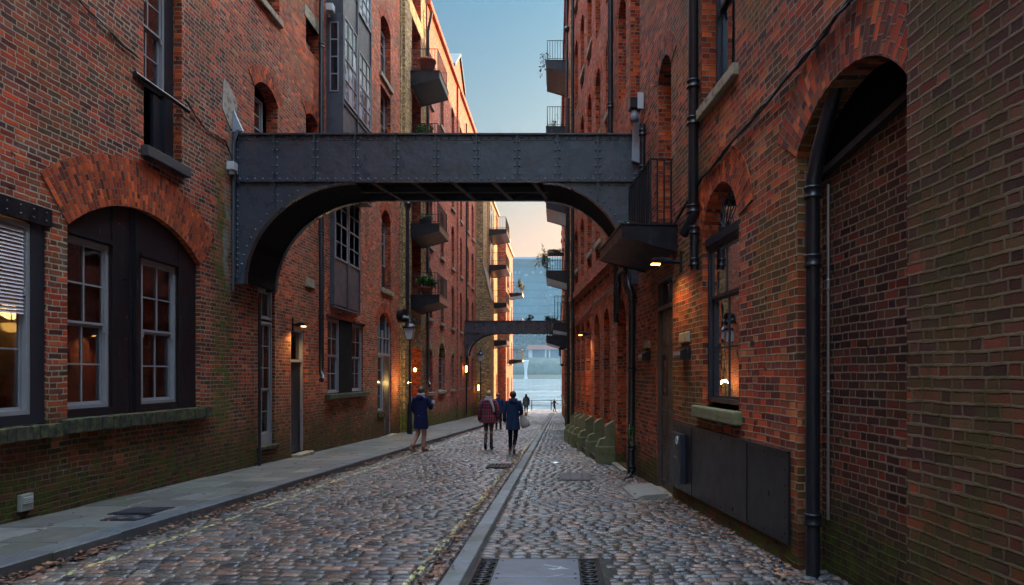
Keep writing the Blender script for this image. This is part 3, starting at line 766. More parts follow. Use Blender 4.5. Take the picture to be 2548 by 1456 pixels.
# ================================================================= left side
FL = Fr(-6.4, 0, 0, 1, 1, 0)
B = thing('brick_warehouse', (-6.4, 12, gz(12)), 'dark red brick warehouse, left nearest, with big arched window and grey metal bay', 'building', 'brick warehouses along the lane')
o1 = O(6.1, 7.99, .98, 3.55, d=.12); o2 = O(8.33, 11.40, 1.02, 3.55, .56, d=.14, n=20); o3 = O(9.85, 10.84, 5.10, 8.2, d=.22)
o4 = O(13.55, 14.36, .06, 3.5, d=.16); o5 = O(15.2, 15.98, -.30, 2.70, d=.14); o6 = O(17.6, 20.75, 1.04, 3.2, d=.12)
o7 = O(22.4, 24.2, -.62, 3.3, .55, d=.16); o8 = O(22.9, 24.1, 4.7, 7.25, .35, d=.26); o9 = O(22.75, 24.1, 8.7, 11.9, d=.26); o10 = O(22.75, 24.1, 12.3, 14.2, .35, d=.26)
o11 = O(13.4, 14.5, 6.2, 7.62, .26, d=.26); o12 = O(13.5, 14.6, 9.62, 11.5, d=.26); o13 = O(16.1, 16.95, 9.85, 10.55, d=.3); o14 = O(16.1, 16.9, 7.4, 8.1, .16, d=.26)
o15 = O(22.75, 24.1, 16.0, 18.0, .35, d=.26)
opsL = [o1, o2, o3, o4, o5, o6, o7, o8, o9, o10, o11, o12, o13, o14, o15]
for o in (o1, o2, o4): o['q'] = 0
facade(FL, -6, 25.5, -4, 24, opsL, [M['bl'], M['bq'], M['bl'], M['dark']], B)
ring(FL, 8.33, 11.40, 3.55, .56, .70, B, M['bring'], d=.14, label='wide orange-red brick arch of three rings')
ring(FL, 13.4, 14.5, 7.62, .26, .34, B, M['bring'])
ring(FL, 22.4, 24.2, 3.3, .55, .34, B, M['bring']); ring(FL, 22.9, 24.1, 7.25, .35, .34, B, M['bring']); ring(FL, 22.75, 24.1, 14.2, .35, .34, B, M['bring'])
ring(FL, 16.1, 16.9, 8.1, .16, .3, B, M['bring'], d=.26)
# near window with blind and lamp
m = MB(); m.box(5.3, 8.06, 3.44, 3.66, -.06, .02, FL); rivets(m, FL, [(5.5+k*.19, 3.6) for k in range(14)]+[(5.5+k*.19, 3.5) for k in range(14)], .02, .014); m.build('lintel', M['blk'], B, label='black riveted lintel over the near window')
m = MB(); m.box(7.78, 7.985, 1.0, 3.44, -.1, -.02, FL); m.box(6.1, 7.78, 1.0, 1.12, -.1, -.022, FL); m.build('window_surround', M['blkf'], B)
wn = sash(FL, 6.12, 7.78, 1.12, 3.42, -.03, B, 2, (1, 2), label='sash window with a louvred blind over its upper half')
m = MB()
for k in range(23):
    z = 3.31-k*.044; yj = random.uniform(-.003, .003)
    m.face([FL(6.2, z+.016+yj, -.052), FL(7.70, z+.016-yj, -.052), FL(7.70, z-.022-yj, -.036), FL(6.2, z-.022+yj, -.036)])
m.build('blind', plain('grey_blind', (.50, .46, .48), .5), wn)
m = MB(); m.box(5.7, 8.28, .9, 3.6, -1.9, -1.88, FL); m.box(8.25, 8.28, .9, 3.6, -1.88, -.13, FL); m.box(5.7, 8.25, .88, .9, -1.88, -.2, FL); m.box(5.7, 8.25, 3.6, 3.62, -1.88, -.13, FL); m.box(5.68, 5.7, .9, 3.6, -1.88, -.13, FL); m.build('interior_wall', M['room'], B)
m = MB(); m.box(7.5, 8.2, .9, 1.32, -.9, -.6, FL); m.box(6.3, 7.2, 1.0, 1.22, -.8, -.4, FL); m.build('interior_shelf', M['oldwood'], B)
lz = 2.22
g = thing('pendant_lamp', FL(7.98, lz, -.42), 'lit yellow half-globe pendant lamp glowing behind the near left window', 'lamp')
m = MB(); m.ball(FL(7.98, lz, -.42), .1, .1, .1, 16, 8, fn=lambda p: Vector((p.x, p.y, min(p.z, .12)))); m.build('globe', M['warm2'], g)
m = MB(); m.tube([FL(7.98, lz+.01, -.42), FL(7.98, 3.5, -.42)], .006, 6); m.build('cord', M['blk'], g)
l = bpy.data.lights.new('pendant_light', 'POINT'); l.energy = .8; l.color = (1, .55, .18); l.shadow_soft_size = .1
lo = bpy.data.objects.new('light', l); COL.objects.link(lo); lo.parent = g; lo.location = (.0, .0, .16)
def mossy_sill(u0, u1, v0, v1, lab):
    m = MB(); n_ = int((u1-u0)/.115); rs = random.Random(5)
    for k in range(n_):
        a, b = u0+(u1-u0)*k/n_, u0+(u1-u0)*(k+1)/n_-.006; j = rs.uniform(-.008, .008); m.box(a, b, v0+j, v1+j, -.1, .13+j, FL)
    m.build('sill', M['moss_brick'], B, bevel=.008, label=lab)
n = NT('mossy_brick_sill'); P = n.pos(); c = n.mix(n.mapr(n.noise(P, 7, 5, .7), .42, .62), (.03, .025, .02), (.085, .095, .022)); c = n.mix(n.mapr(n.noise(P, 3, 2), .5, .7), c, (.05, .045, .03))
M['moss_brick'] = n.principled(c, .9, 0, n.bump(n.noise(P, 40, 4), .01, 1.))
mossy_sill(5.2, 8.1, .82, .985, 'dark mossy brick-on-edge sill of the near window')
mossy_sill(8.2, 11.6, .84, 1.02, 'long mossy brick-on-edge sill of the arched window')
# arched window: riveted iron panel, two sashes
pl = opoly(o2); w0 = -.085
m = MB()
W1 = (8.345, 9.22, 1.14, 3.44); W2 = (9.92, 10.82, 1.14, 3.40)
hole = [W1, W2]
V = []; E = []
for p_ in [pl]+[[(a, c), (b, c), (b, d), (a, d)] for a, b, c, d in hole]:
    b0 = len(V); V += [Vector(q) for q in p_]; E += [(b0+i, b0+(i+1) % len(p_)) for i in range(len(p_))]
r_ = delaunay_2d_cdt(V, E, [], 0, 1e-5)
def inpoly(c, pl):
    k = False; n_ = len(pl)
    for i in range(n_):
        (xa, ya), (xb, yb) = pl[i], pl[(i+1) % n_]
        if (ya > c[1]) != (yb > c[1]) and c[0] < (xb-xa)*(c[1]-ya)/(yb-ya)+xa: k = not k
    return k
for f in r_[2]:
    c = sum((Vector(r_[0][i]) for i in f), Vector((0, 0)))/len(f)
    if not inpoly(c, pl) or any(a < c[0] < b and cc < c[1] < d for a, b, cc, d in hole): continue
    m.face([FL(r_[0][i][0], r_[0][i][1], w0) for i in f])
m.box(9.27, 9.31, 1.03, 4.05, w0, w0+.012, FL); m.box(9.66, 9.74, 1.03, 4.10, w0, w0+.016, FL); m.box(9.73, 9.75, 1.03, 4.1, w0+.016, w0+.045, FL)
m.box(10.87, 10.91, 1.03, 3.9, w0, w0+.012, FL)
m.box(8.34, 9.27, 3.46, 3.52, w0, w0+.05, FL); m.box(9.88, 10.87, 3.42, 3.48, w0, w0+.05, FL)
m.box(8.34, 9.27, 1.03, 1.13, w0, w0+.03, FL); m.box(9.78, 11.38, 1.03, 1.07, w0, w0+.02, FL)
rv = [(9.29, 1.2+.13*k) for k in range(22)]+[(9.70, 1.2+.13*k) for k in range(22)]+[(10.89, 1.2+.16*k) for k in range(16)]+[(11.33, 1.2+.3*k) for k in range(8)]+[(8.42+.11*k, 3.49) for k in range(8)]+[(9.95+.11*k, 3.45) for k in range(8)]+[(8.5, 3.72), (9.42, 3.8), (9.5, 1.1), (9.9, 3.8), (10.5, 3.75), (9.4, 2.2)]
rivets(m, FL, rv, w0+.012, .010, 6)
m.build('iron_panel', M['blk'], B, label='black riveted iron panel filling the brick arch')
for W_ in hole:
    wn = sash(FL, *W_, w0-.01, B, 2, (2, 2), label='four-over-four pane grey sash in the iron panel' if W_ is W1 else 'farther grey sash in the iron panel')
    m = MB(); m.box(W_[1]-.34, W_[1]-.04, W_[2]+.03, W_[3]-.06, -.26, -.24, FL); m.build('curtain', M['inner'], wn)
m = MB(); m.box(8.2, 11.5, .9, 4.3, -2.6, -2.58, FL); m.build('interior_wall', plain('dim_brick_room', (.05, .022, .016), .9), B)
m = MB(); m.box(9.0, 9.2, 1.13, 1.17, -.32, -.2, FL); m.box(9.95, 10.2, 1.14, 1.19, -.32, -.2, FL); m.build('folded_cloth', plain('teal_cloth', (.06, .28, .25), .9), B)
# upper recessed opening
m = MB(); m.box(9.85, 10.84, 5.1, 8.2, -.9, -.88, FL); m.build('dark_board', M['dark'], B)
sash(FL, 9.86, 10.62, 6.2, 8.0, -.16, B, 2, (2, 2), fm='gryf', label='tall upper sash above the black opening')
m = MB(); m.box(10.62, 10.83, 5.1, 8.18, -.21, -.14, FL); m.box(10.4, 10.62, 5.1, 6.14, -.25, -.2, FL); m.build('window_surround', M['blkf'], B)
m = MB(); m.tube([FL(9.6, 6.1, .03), FL(10.95, 6.08, .06)], .035, 10); m.build('roller', M['blk'], B)
sill(FL, 9.78, 10.92, 4.93, 5.10, .12, B, plain('dark_stone', (.05, .04, .04), .8, 0, .006, 20))
# french window
sash(FL, 13.6, 14.33, .26, 2.75, -.05, B, 2, (3, 2), label='tall narrow grey window reaching almost to the pavement'); sash(FL, 13.6, 14.33, 2.8, 3.46, -.052, B, 2, (0, 1), horns=False)
sill(FL, 13.5, 14.5, -.02, .06, .05, B, M['moss_brick']); m = MB(); m.box(13.6, 14.33, .06, .26, -.14, -.052, FL); m.build('window_apron', M['gryf'], B)
# door
bframe(FL, 15.2, 15.98, -.28, 2.70, -.02, B, M['gryf'], .06, .1, bars=(1.93,))
door(FL, 15.26, 15.92, -.28, 1.90, -.07, B, M['blkf'], [(.12, .88, .06, .34), (.12, .88, .42, .93)], label='narrow black panelled door with brass fittings', knob=(.85, .45))
m = MB(); m.box(15.26, 15.92, 1.96, 2.64, -.1, -.096, FL); m.build('transom_pane', M['glass'], B)
m = MB(); m.box(15.25, 16.1, -.50, -.30, -.1, .22, FL); m.build('doorstep', M['stone'], B, bevel=.015)
# pair of sashes with black mullion
m = MB(); m.box(18.62, 19.75, 1.06, 3.5, -.09, -.03, FL); rivets(m, FL, [(18.7, 1.2+.2*k) for k in range(11)]+[(19.68, 1.2+.2*k) for k in range(11)], -.03, .012, 5); m.build('iron_panel', M['blkm'], B)
sash(FL, 17.62, 18.62, 1.08, 3.16, -.05, B, 2, (2, 2)); sash(FL, 19.75, 20.73, 1.08, 3.16, -.05, B, 2, (2, 2))
for a in (17.68, 19.81):
    m = MB()
    for k in range(24): m.box(a, a+.86, 1.2+k*.04, 1.225+k*.04, -.2, -.185, FL)
    m.build('blind', M['inner'], B)
sill(FL, 17.4, 21.0, .92, 1.05, .14, B, M['moss_brick']); m = MB(); m.box(17.5, 18.6, 3.18, 3.24, -.05, .03, FL); m.build('lead_cover', M['blk'], B); m = MB(); m.box(19.8, 20.9, 3.18, 3.24, -.05, .03, FL); m.build('lead_cover', M['blk'], B)
# arched door near the lamp post
fo = O(22.4, 24.2, 2.35, 3.3, .55)
m = MB(); m.box(23.2, 23.27, .2, 3.2, -.14, -.05, FL); m.box(22.4, 24.2, 2.28, 2.37, -.14, -.045, FL); m.box(22.4, 22.47, -.6, 3.5, -.14, -.05, FL); m.box(24.13, 24.2, -.6, 3.4, -.14, -.05, FL); m.box(22.8, 22.84, 2.37, 3.7, -.12, -.06, FL); m.box(23.7, 23.74, 2.37, 3.7, -.12, -.06, FL); m.box(22.47, 24.13, 2.9, 2.94, -.12, -.06, FL)
m.build('door_frame', M['gryf'], B)
m = MB(); m.face([FL(a, b, -.11) for a, b in opoly(fo)]); m.build('fanlight', M['dglass'], B)
door(FL, 23.27, 24.13, -.6, 2.28, -.07, B, M['oldwood'], [(.12, .88, .05, .3), (.12, .88, .36, .62), (.12, .88, .68, .94)], label='dark brown panelled door under the arched fanlight', knob=(.15, .45))
sash(FL, 22.47, 23.2, .3, 2.28, -.06, B, 1, (2, 2), gm='dglass'); sill(FL, 22.3, 23.2, .1, .28, .06, B, M['moss_brick']); m = MB(); m.box(22.4, 23.2, -.7, .1, -.15, -.005, FL); m.build('infill_wall', M['bl'], B)
m = MB(); m.box(23.2, 24.3, -.78, -.62, -.1, .2, FL); m.build('doorstep', M['stone'], B, bevel=.015)
# upper narrow windows
for o, lo_ in ((o8, 5.6), (o9, 9.6), (o10, 12.6), (o15, 16.2)):
    sash(FL, o['u0']+.06, o['u1']-.05, lo_, o['v1']-.02, -.2, B, 1, (2, 2), gm='dglass')
    m = MB(); m.box(o['u0'], o['u1'], o['v0'], lo_, -.25, -.22, FL); m.build('dark_board', M['dark'], B)
    m = MB(); m.face([FL(a, b, -.255) for a, b in opoly(o)]); m.build('window_back', M['dark'], B)
    sill(FL, o['u0']-.1, o['u1']+.15, o['v0']-.16, o['v0'], .08, B)
sash(FL, 13.42, 14.2, 6.25, 7.6, -.2, B, 2, (2, 2), gm='glass')
sill(FL, 13.35, 14.65, 9.48, 9.62, .08, B); sill(FL, 16.0, 17.05, 10.55, 10.85, .02, B); m = MB(); m.box(16.2, 16.9, 9.86, 10.2, -.28, -.2, FL); m.build('broken_board', M['stone'], B)
sash(FL, 13.55, 14.4, 9.66, 11.45, -.2, B, 2, (2, 2), gm='glass')
m = MB(); m.face([FL(a, b, -.29) for a, b in opoly(o14)]); m.face([FL(a, b, -.29) for a, b in opoly(o13)]); m.build('window_back', M['dark'], B)
# stone and cement patches
m = MB(); pl = [(12.12, 6.62), (12.42, 6.36), (12.62, 6.38), (12.68, 6.95), (12.4, 7.15), (12.16, 7.22)]; m.prism(pl, -.01, .012, FL); m.build('cement_patch', plain('pale_cement', (.36, .31, .25), .9, 0, .004, 20, .3, grime=(.1, .08, .06), gs=5), B)
m = MB(); m.box(16.05, 16.6, 3.8, 4.02, -.05, .05, FL); m.build('stone_block', M['stone'], B, bevel=.02)
# grey bay
u0, u1 = 17.5, 20.15; pw = .44
m = MB(); m.box(u0, u1, 6.9, 24.0, -.1, pw-.02, FL)
for u in (u0, u0+1.27, u1-.05): m.box(u, u+.05, 6.9, 24, pw-.02, pw+.02, FL)
for v in (9.05, 12.5, 15.95, 19.4): m.box(u0+.05, u1-.05, v-.03, v+.03, pw-.02, pw+.008, FL)
m.box(u0+.0, u1, 6.84, 6.9, -.1, pw+.03, FL)
bay = m.build('bay', M['grym'], B, label='tall grey metal oriel bay with small-paned windows')
def baywin(a0, a1, b0, b1, cols, rows, w=pw+.012):
    m = MB(); f = .045
    m.box(a0, a0+f, b0, b1, w-.03, w+.015, FL); m.box(a1-f, a1, b0, b1, w-.03, w+.015, FL); m.box(a0+f, a1-f, b0, b0+f, w-.03, w+.013, FL); m.box(a0+f, a1-f, b1-f, b1, w-.03, w+.013, FL)
    for k in range(1, cols): x = a0+(a1-a0)*k/cols; m.box(x-.012, x+.012, b0+f, b1-f, w-.02, w+.008, FL)
    for k in range(1, rows): x = b0+(b1-b0)*k/rows; m.box(a0+f, a1-f, x-.012, x+.012+(.02 if k*2 == rows else 0), w-.02, w+.0095, FL)
    m.build('window_frame', M['gryf'], bay)
    m = MB(); m.box(a0+.02, a1-.02, b0+.02, b1-.02, w-.026, w-.012, FL); m.build('pane', M['pglass' if b0 > 8 else 'dglass'], bay)
for v in (9.15, 12.6, 16.05, 19.5): baywin(u0+.1, u0+1.22, v+.0, v+2.3, 3, 4); baywin(u0+1.37, u1-.1, v-.35 if v > 9.2 else v, v+2.0, 3, 4)
for v in (9.3, 12.75, 16.2):                                # side lights facing down the lane
    m = MB(); yy = FL(u0, 0, 0)[1]
    X0, X1 = -6.4+.1, -6.4+.34
    m.box(X0, X0+.03, yy-.02, yy, v, v+1.9); m.box(X1-.03, X1, yy-.02, yy, v, v+1.9)
    for k in range(5): z = v+1.87*k/4; m.box(X0+.03, X1-.03, yy-.019, yy, z, z+.03)
    m.build('side_frame', M['gryf'], bay); m = MB(); m.box(X0+.02, X1-.02, yy-.008, yy-.002, v+.02, v+1.88); m.build('pane', M['dglass'], bay)
u0, u1 = 17.78, 20.1
m = MB(); m.box(u0, u1, 3.55, 6.88, -.05, .10, FL); m.box(u0, u0+.05, 3.5, 6.88, .10, .125, FL); m.box(u1-.05, u1, 3.5, 6.88, .10, .125, FL); m.box(u0+1.15, u0+1.2, 3.5, 6.88, .10, .125, FL); m.box(u0, u1, 3.46, 3.5, 0, .15, FL)
bay = m.build('bay', M['grym'], B, label='lower flush part of the grey metal bay')
for a0, a1 in ((u0+.08, u0+1.12), (u0+1.23, u1-.08)):
    baywin(a0, a1, 4.85, 6.8, 2, 4, .112)
# cable and small boxes on the left wall
def cable(name, lab, pts, r=.012, n_=3, seed=1, mat='blk', cat='cable'):
    g = thing(name, pts[0], lab, cat); rs = random.Random(seed)
    for s in range(n_):
        P_ = []
        for i in range(len(pts)-1):
            a, b = Vector(pts[i]), Vector(pts[i+1])
            for k in range(6):
                t = k/6; j = Vector((rs.uniform(-1, 1)*.4, 0, rs.uniform(-1, 1)))*.022*(1 if n_ > 1 else .3); sg = -.05*math.sin(math.pi*t)*(b-a).length/2.5
                P_.append(a+(b-a)*t+j+Vector((0, 0, sg)))
        P_.append(Vector(pts[-1])); m = MB(); m.tube(P_, r, 6); m.build('strand', M[mat], g)
    return g
cable('wall_cable', 'thin black cable slanting across the upper left brick wall', [FL(8.0, 6.75, .02), FL(8.7, 6.5, .02), FL(9.72, 6.38, .02)], .008, 2, 2)
cable('wall_cable', 'black cable running down from the recessed window to the iron footbridge on the left wall', [FL(10.9, 6.25, .03), FL(11.5, 6.0, .02), FL(12.2, 6.05, .02), FL(12.5, 5.7, .03), FL(12.52, 5.2, .03)], .009, 2, 3)
pipe('drainpipe', 'thin grey pipe on the left wall at the end of the footbridge', [FL(12.5, 6.35, .12), FL(12.46, 6.1, .05), FL(12.46, 3.2, .04)], .028, mat='grym', cat='drainpipe')
g = thing('junction_box', FL(12.36, 5.55, 0), 'small white box with a sprout of weed by the left end of the footbridge', 'box'); m = MB(); m.box(12.28, 12.44, 5.52, 5.68, 0, .14, FL); m.build('housing', M['white'], g, bevel=.01); m = MB(); m.box(12.34, 12.40, 5.45, 5.52, .02, .1, FL); m.build('conduit', M['white'], g)
g = thing('air_vent', FL(7.65, .1, 0), 'small pale plastic vent low on the left wall near the pavement', 'vent'); m = MB(); m.box(7.56, 7.74, -.02, .18, 0, .05, FL); m.build('housing', plain('dirty_plastic', (.26, .26, .23), .6), g, bevel=.008)
for k in range(4): m = MB(); m.box(7.58, 7.72, .07+k*.022, .08+k*.022, .05, .062, FL); m.build('louvre', M['white'], g)
pipe('drainpipe', 'black drainpipe with an open shoe beside the grey metal bay', [FL(16.82, 24, .12), FL(16.82, 1.75, .12), FL(16.78, 1.62, .14), FL(16.6, 1.5, .24), FL(16.45, 1.46, .26)], .065, [FL(16.82, z, .12) for z in (3.1, 5.3, 7.6, 10.2, 12.8)])
pipe('drainpipe', 'thin black pipe on the left wall under the far foot of the footbridge', [FL(13.46, 3.1, .08), FL(13.46, gz(13.46)+.13, .08)], .03, [FL(13.46, .6, .08), FL(13.46, 1.0, .08)])
# lit box lamp over the narrow door
def wall_lamp(F, u, v, out, label, lit=3., grp='lit wall lamps', side=0):
    g = thing('wall_lamp', F(u, v, 0), label, 'lamp', grp)
    m = MB(); m.box(u-.04, u+.04, v-.16, v+.16, 0, .03, F); m.build('bracket', M['blk'], g, bevel=.006)
    m = MB(); m.tube([F(u, v, .03), F(u, v, out*.45)], .028, 8); m.tube([F(u, v, out*.3), F(u, v, out*.75)], [.05, .075], 10); m.build('arm', M['blk'], g)
    m = MB(); m.box(u-.06, u+.06, v-.03, v+.05, out*.6, out, F); m.build('lamp_head', M['blk'], g, bevel=.01)
    m = MB(); m.box(u-.05, u+.05, v-.045, v-.03, out*.65, out*1.02, F); m.build('lens', M['warm'], g)
    l = bpy.data.lights.new('lamp_light', 'SPOT'); l.energy = lit; l.color = (1, .6, .2); l.spot_size = R(150); l.spot_blend = .8; l.shadow_soft_size = .05
    q = bpy.data.objects.new('light', l); COL.objects.link(q); q.parent = g; q.location = Vector(F(u, v-.07, out*.8))-Vector(F(u, v, 0))
    return g
wall_lamp(FL, 15.3, 2.78, .30, 'lit yellow box lamp over the narrow black door on the left wall', 5)
g = thing('camera_box', FL(17.4, 13.0, .3), 'small white camera box on the side of the grey metal bay', 'camera'); m = MB(); m.box(-6.32, -6.12, 17.2, 17.4, 11.35, 11.55); m.build('housing', M['white'], g, bevel=.02); m = MB(); m.tube([(-6.3, 17.45, 11.3), (-6.3, 17.3, 11.5)], .03, 8); m.build('bracket', M['white'], g)

# ---- ochre block with loading bays and balconies
B = thing('brick_warehouse', (-6.35, 27.5, gz(27.5)), 'ochre brick warehouse bay behind the lamp post, with four potted-plant balconies', 'building', 'brick warehouses along the lane')
FO = Fr(-6.36, 0, 0, 1, 1, 0)
lv = [-.85, 4.95, 7.95, 11.25, 14.4, 17.5]
ops = [O(27.35, 29.1, v, v+(3.6 if i == 0 else 2.45), .0, d=.6, q=1) for i, v in enumerate(lv)]
facade(FO, 25.5, 30.2, -4, 20.5, ops, [M['boch'], M['bq'], M['bl'], M['dark']], B)
m = MB(); m.box(25.75, 26.6, -4, 20.4, -.02, .10, FO); m.build('pilaster', M['boch'], B)
for i, v in enumerate(lv):
    m = MB(); m.box(27.36, 29.09, v, v+(3.55 if i == 0 else 2.42), -.62, -.55, FO); m.box(28.2, 28.25, v, v+2.4, -.55, -.52, FO); m.build('loading_door', M['oldwood'] if i != 1 else M['dark'], B)
for i, (v, lb) in enumerate(((4.95, 'lowest balcony, with the big green plant'), (7.95, 'second balcony, with a small planter tray'), (11.25, 'third balcony, with a climbing bush'), (14.4, 'top balcony, with an empty terracotta pot'))):
    balcony(FO, 27.1, 29.3, v, 1.22, 0, B, rail=.95, deep=.62, thin=.30, label=lb, gap=.08)
sill(FO, 25.8, 26.9, 3.72, 3.86, .5, B, M['dark'], name='canopy')
m = MB(); m.box(26.2, 26.75, -.9, .5, .1, .35, FO); m.box(26.15, 26.8, .5, .6, .08, .4, FO); m.build('buttress', M['moss_stone'], B, bevel=.03)
pipe('drainpipe', 'black drainpipe with a hopper head at the corner of the ochre warehouse', [FO(25.75, 8.3, .2), FO(25.75, 4.0, .2)], .07, [FO(25.75, 6.3, .2)], hopper=FO(25.75, 8.3, .2))
pipe('drainpipe', 'long black drainpipe behind the balconies of the ochre warehouse', [FO(30.0, 18.5, .3), FO(30.0, 17.6, .14), FO(30.0, 1.4, .14), FO(29.6, 1.1, .3)], .07, [FO(30.0, z, .14) for z in (4, 7, 10, 13, 16)])
l = bpy.data.lights.new('doorway_light', 'POINT'); l.energy = 2; l.color = (1, .55, .15); l.shadow_soft_size = .08
g = thing('doorway_lamp', FO(27.6, 1.75, -.2), 'small lit lamp in the loading doorway behind the lamp post', 'lamp'); m = MB(); m.ball(FO(27.5, 1.8, .1), .07, .07, .09, 10, 6); m.build('globe', M['warm'], g)
m = MB(); m.tube([FO(27.5, 1.8, .1), FO(27.34, 1.95, -.1)], .015, 6); m.build('arm', M['blk'], g)
lo = bpy.data.objects.new('light', l); COL.objects.link(lo); lo.parent = g; lo.location = Vector(FO(27.7, 1.9, -.15))-Vector(FO(27.6, 1.75, -.2))

# ---- long brick warehouse with slit windows
B = thing('brick_warehouse', (-6.3, 38, gz(38)), 'long red brick warehouse with rows of narrow arched windows, left side', 'building', 'brick warehouses along the lane')
FB_ = Fr(-6.3, 0, 0, 1, 1, 0); ops = []; wins = []
for i, u in enumerate((30.9, 33.9, 37.3, 40.3, 43.2, 45.6)):
    for j, v in enumerate((.75, 4.3, 7.75, 11.2, 14.6)):
        hw = .95 if (i == 1 and j == 0) else .5
        o = O(u-hw, u+hw, v, v+(2.1 if j else 1.75), .75 if hw > .6 else .34, d=.22, q=j); ops.append(o); wins.append((o, j, hw))
facade(FB_, 30.2, 47.5, -4, 19.0, ops, [M['bl2'], M['bq'], M['dark'], M['dark']], B)
for o, j, hw in wins:
    simple_win(FB_, o, 0, B, gm='dglass', nrow=4, cols=2 if hw > .6 else 1)
    sill(FB_, o['u0']-.12, o['u1']+.12, o['v0']-.15, o['v0'], .1, B)
    if j == 0: ring(FB_, o['u0'], o['u1'], o['v1'], o['rise'], .36, B, M['boch'])
m = MB(); m.box(30.2, 47.5, 19.0, 19.25, -.3, .16, FB_); m.build('cornice', M['bl2'], B)
m = MB(); m.box(38.7, 39.3, -4, 18.9, -.1, .1, FB_); m.build('pilaster', M['bl2'], B)
pipe('drainpipe', 'thin drainpipe down the slit-windowed warehouse by the second footbridge', [FB_(42.0, 18, .1), FB_(42.0, -1, .1)], .05)
m = MB(); m.prism([(37.6, 19.0), (41.3, 19.0), (41.3, 19.6), (39.45, 21.0), (37.6, 19.6)], -4, .02, FB_); m.build('gable', M['bl2'], B)
m = MB(); m.prism([(37.4, 19.55), (39.45, 21.12), (41.5, 19.55), (41.5, 19.72), (39.45, 21.3), (37.4, 19.72)], -4, .14, FB_); m.build('roof', M['roof'], B)
# ---- buttress and pilaster of yellow brick
B = thing('brick_pier', (-6.0, 48.7, gz(48.7)), 'tall yellow brick pier with a sloping buttress before the far balconies', 'pier')
m = MB(); m.box(-6.5, -5.78, 47.5, 50.2, -4, 18.2); m.build('pier', M['boch'], B)
m = MB(); m.prism([(-5.78, -4), (-5.25, -4), (-5.25, 7.2), (-5.78, 9.6)], -47.6, -50.0, lambda a, b, c: (a, -c, b)); m.build('buttress', M['boch'], B)
m = MB(); m.prism([(-5.80, 9.72), (-5.20, 7.14), (-5.20, 7.26), (-5.80, 9.84)], -47.5, -50.1, lambda a, b, c: (a, -c, b)); m.build('coping', M['stone'], B)
# ---- L5, L6
def block(lab, x, y0, y1, top, lev, us, grp='brick warehouses along the lane', mats=('bl2', 'bq'), hw=.5, right=False, parapet=True):
    B = thing('brick_warehouse', (x, (y0+y1)/2, gz(y0)), lab, 'building', grp)
    F = Fr(x, 0, 0, 1, 1, 0); ops = [O(u-hw, u+hw, v, v+2.0, .3, d=.22) for u in us for v in lev]
    facade(F, y0, y1, -4, top, ops, [M[mats[0]], M[mats[1]], M['dark'], M['dark']], B)
    for o in ops: simple_win(F, o, 0, B, gm='dglass', cols=1); sill(F, o['u0']-.1, o['u1']+.1, o['v0']-.13, o['v0'], .08, B)
    if parapet: m = MB(); m.box(y0, y1, top, top+.2, -.3, .15, F); m.build('cornice', M['stone'], B)
    return B, F
B, F5 = block('sunlit brick warehouse with glazed balcony doors, left side, second from river', -5.7, 50.2, 58, 15.8, (-.6, 11.2+2.2), (56.3, 57.4 ), hw=.35, mats=('bwarm', 'bq'))
for v in (4.25, 7.2, 10.2, 13.0):
    m = MB(); m.box(51.0, 53.6, v, v+2.35, -.2, .02, F5)
    for u in (51.0, 52.25, 53.5): m.box(u, u+.1, v, v+2.35, .02, .05, F5)
    d_ = m.build('glazed_door', M['pglass'] if v > 8 else M['dglass'], B)
for v, lb in ((4.25, 'mossy lowest balcony'), (7.2, 'mossy balcony second from below'), (10.2, 'third balcony'), (13.0, 'top balcony')):
    balcony(F5, 50.5, 54.2, v, 1.4, 0, B, rail=1.0, deep=.5, thin=.3, label=lb, moss=v < 8, gap=.08)
m = MB(); m.prism([(50.4, 15.8), (54.2, 15.8), (52.3, 18.3)], -2.5, .0, F5); m.build('gable', M['bl2'], B)
m = MB(); m.prism([(50.3, 15.8), (52.3, 18.42), (54.3, 15.8), (54.3, 15.95), (52.3, 18.55), (50.3, 15.95)], -2.5, .08, F5); m.build('roof', M['roof'], B)
B, F6 = block('last brick warehouse on the left beside the river', -5.0, 58, 66, 13.6, (-.9, 2.6, 6.1, 9.6), (59.5, 61, 64.6))
for v, lb in ((9.4, 'upper river-end balcony with trailing plants'), (6.0, 'middle river-end balcony'), (3.0, 'lower river-end balcony')):
    balcony(F6, 61.6, 64.0, v, 1.25, 0, B, rail=1.05, deep=.4, thin=.2, label=lb, gap=.06)

# ================================================================= right side
d_ = (-.1, 1.); FR = Fr(2.76, 0, -.1, 1, -1, -.1)
S = math.hypot(.1, 1)
def U(y): return y*S
B = thing('brick_warehouse', (2.0, 7, gz(7)), 'red and olive brick warehouse, right nearest, with black iron sheet at its base', 'building', 'brick warehouses along the lane')
r1 = O(U(4.12), U(5.91), -3.0, 3.60, .42, d=.24, infill=2, n=20); r2 = O(U(7.34), U(8.64), 1.18, 3.42, .55, d=.14, n=16); r3 = O(U(7.45), U(8.66), 5.17, 7.6, d=.24)
r4 = O(U(10.2), U(11.0), 3.92, 6.55, .28, d=.28, infill=0); r5 = O(U(10.1), U(11.15), -.34, 3.22, d=.14); r6 = O(U(12.45), U(13.3), 6.2, 12.5, .3, d=.28, infill=1)
r7 = O(U(10.2), U(11.0), 8.2, 10.6, .25, d=.25, infill=0)
r1['q'] = 0; r4['q'] = 1
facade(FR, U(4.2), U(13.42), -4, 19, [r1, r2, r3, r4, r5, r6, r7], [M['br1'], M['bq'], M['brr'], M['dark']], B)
m = MB(); m.box(U(4.0)-9, U(4.25), -4, 19, -7, .055, FR); m.build('near_wall', M['br0'], B, label='olive-stained dark brick pier nearest the camera on the right')
ring(FR, U(4.3), U(5.91), 3.60, .42, .50, B, M['brind'], d=.24, label='dark red brick arch of the blind recess')
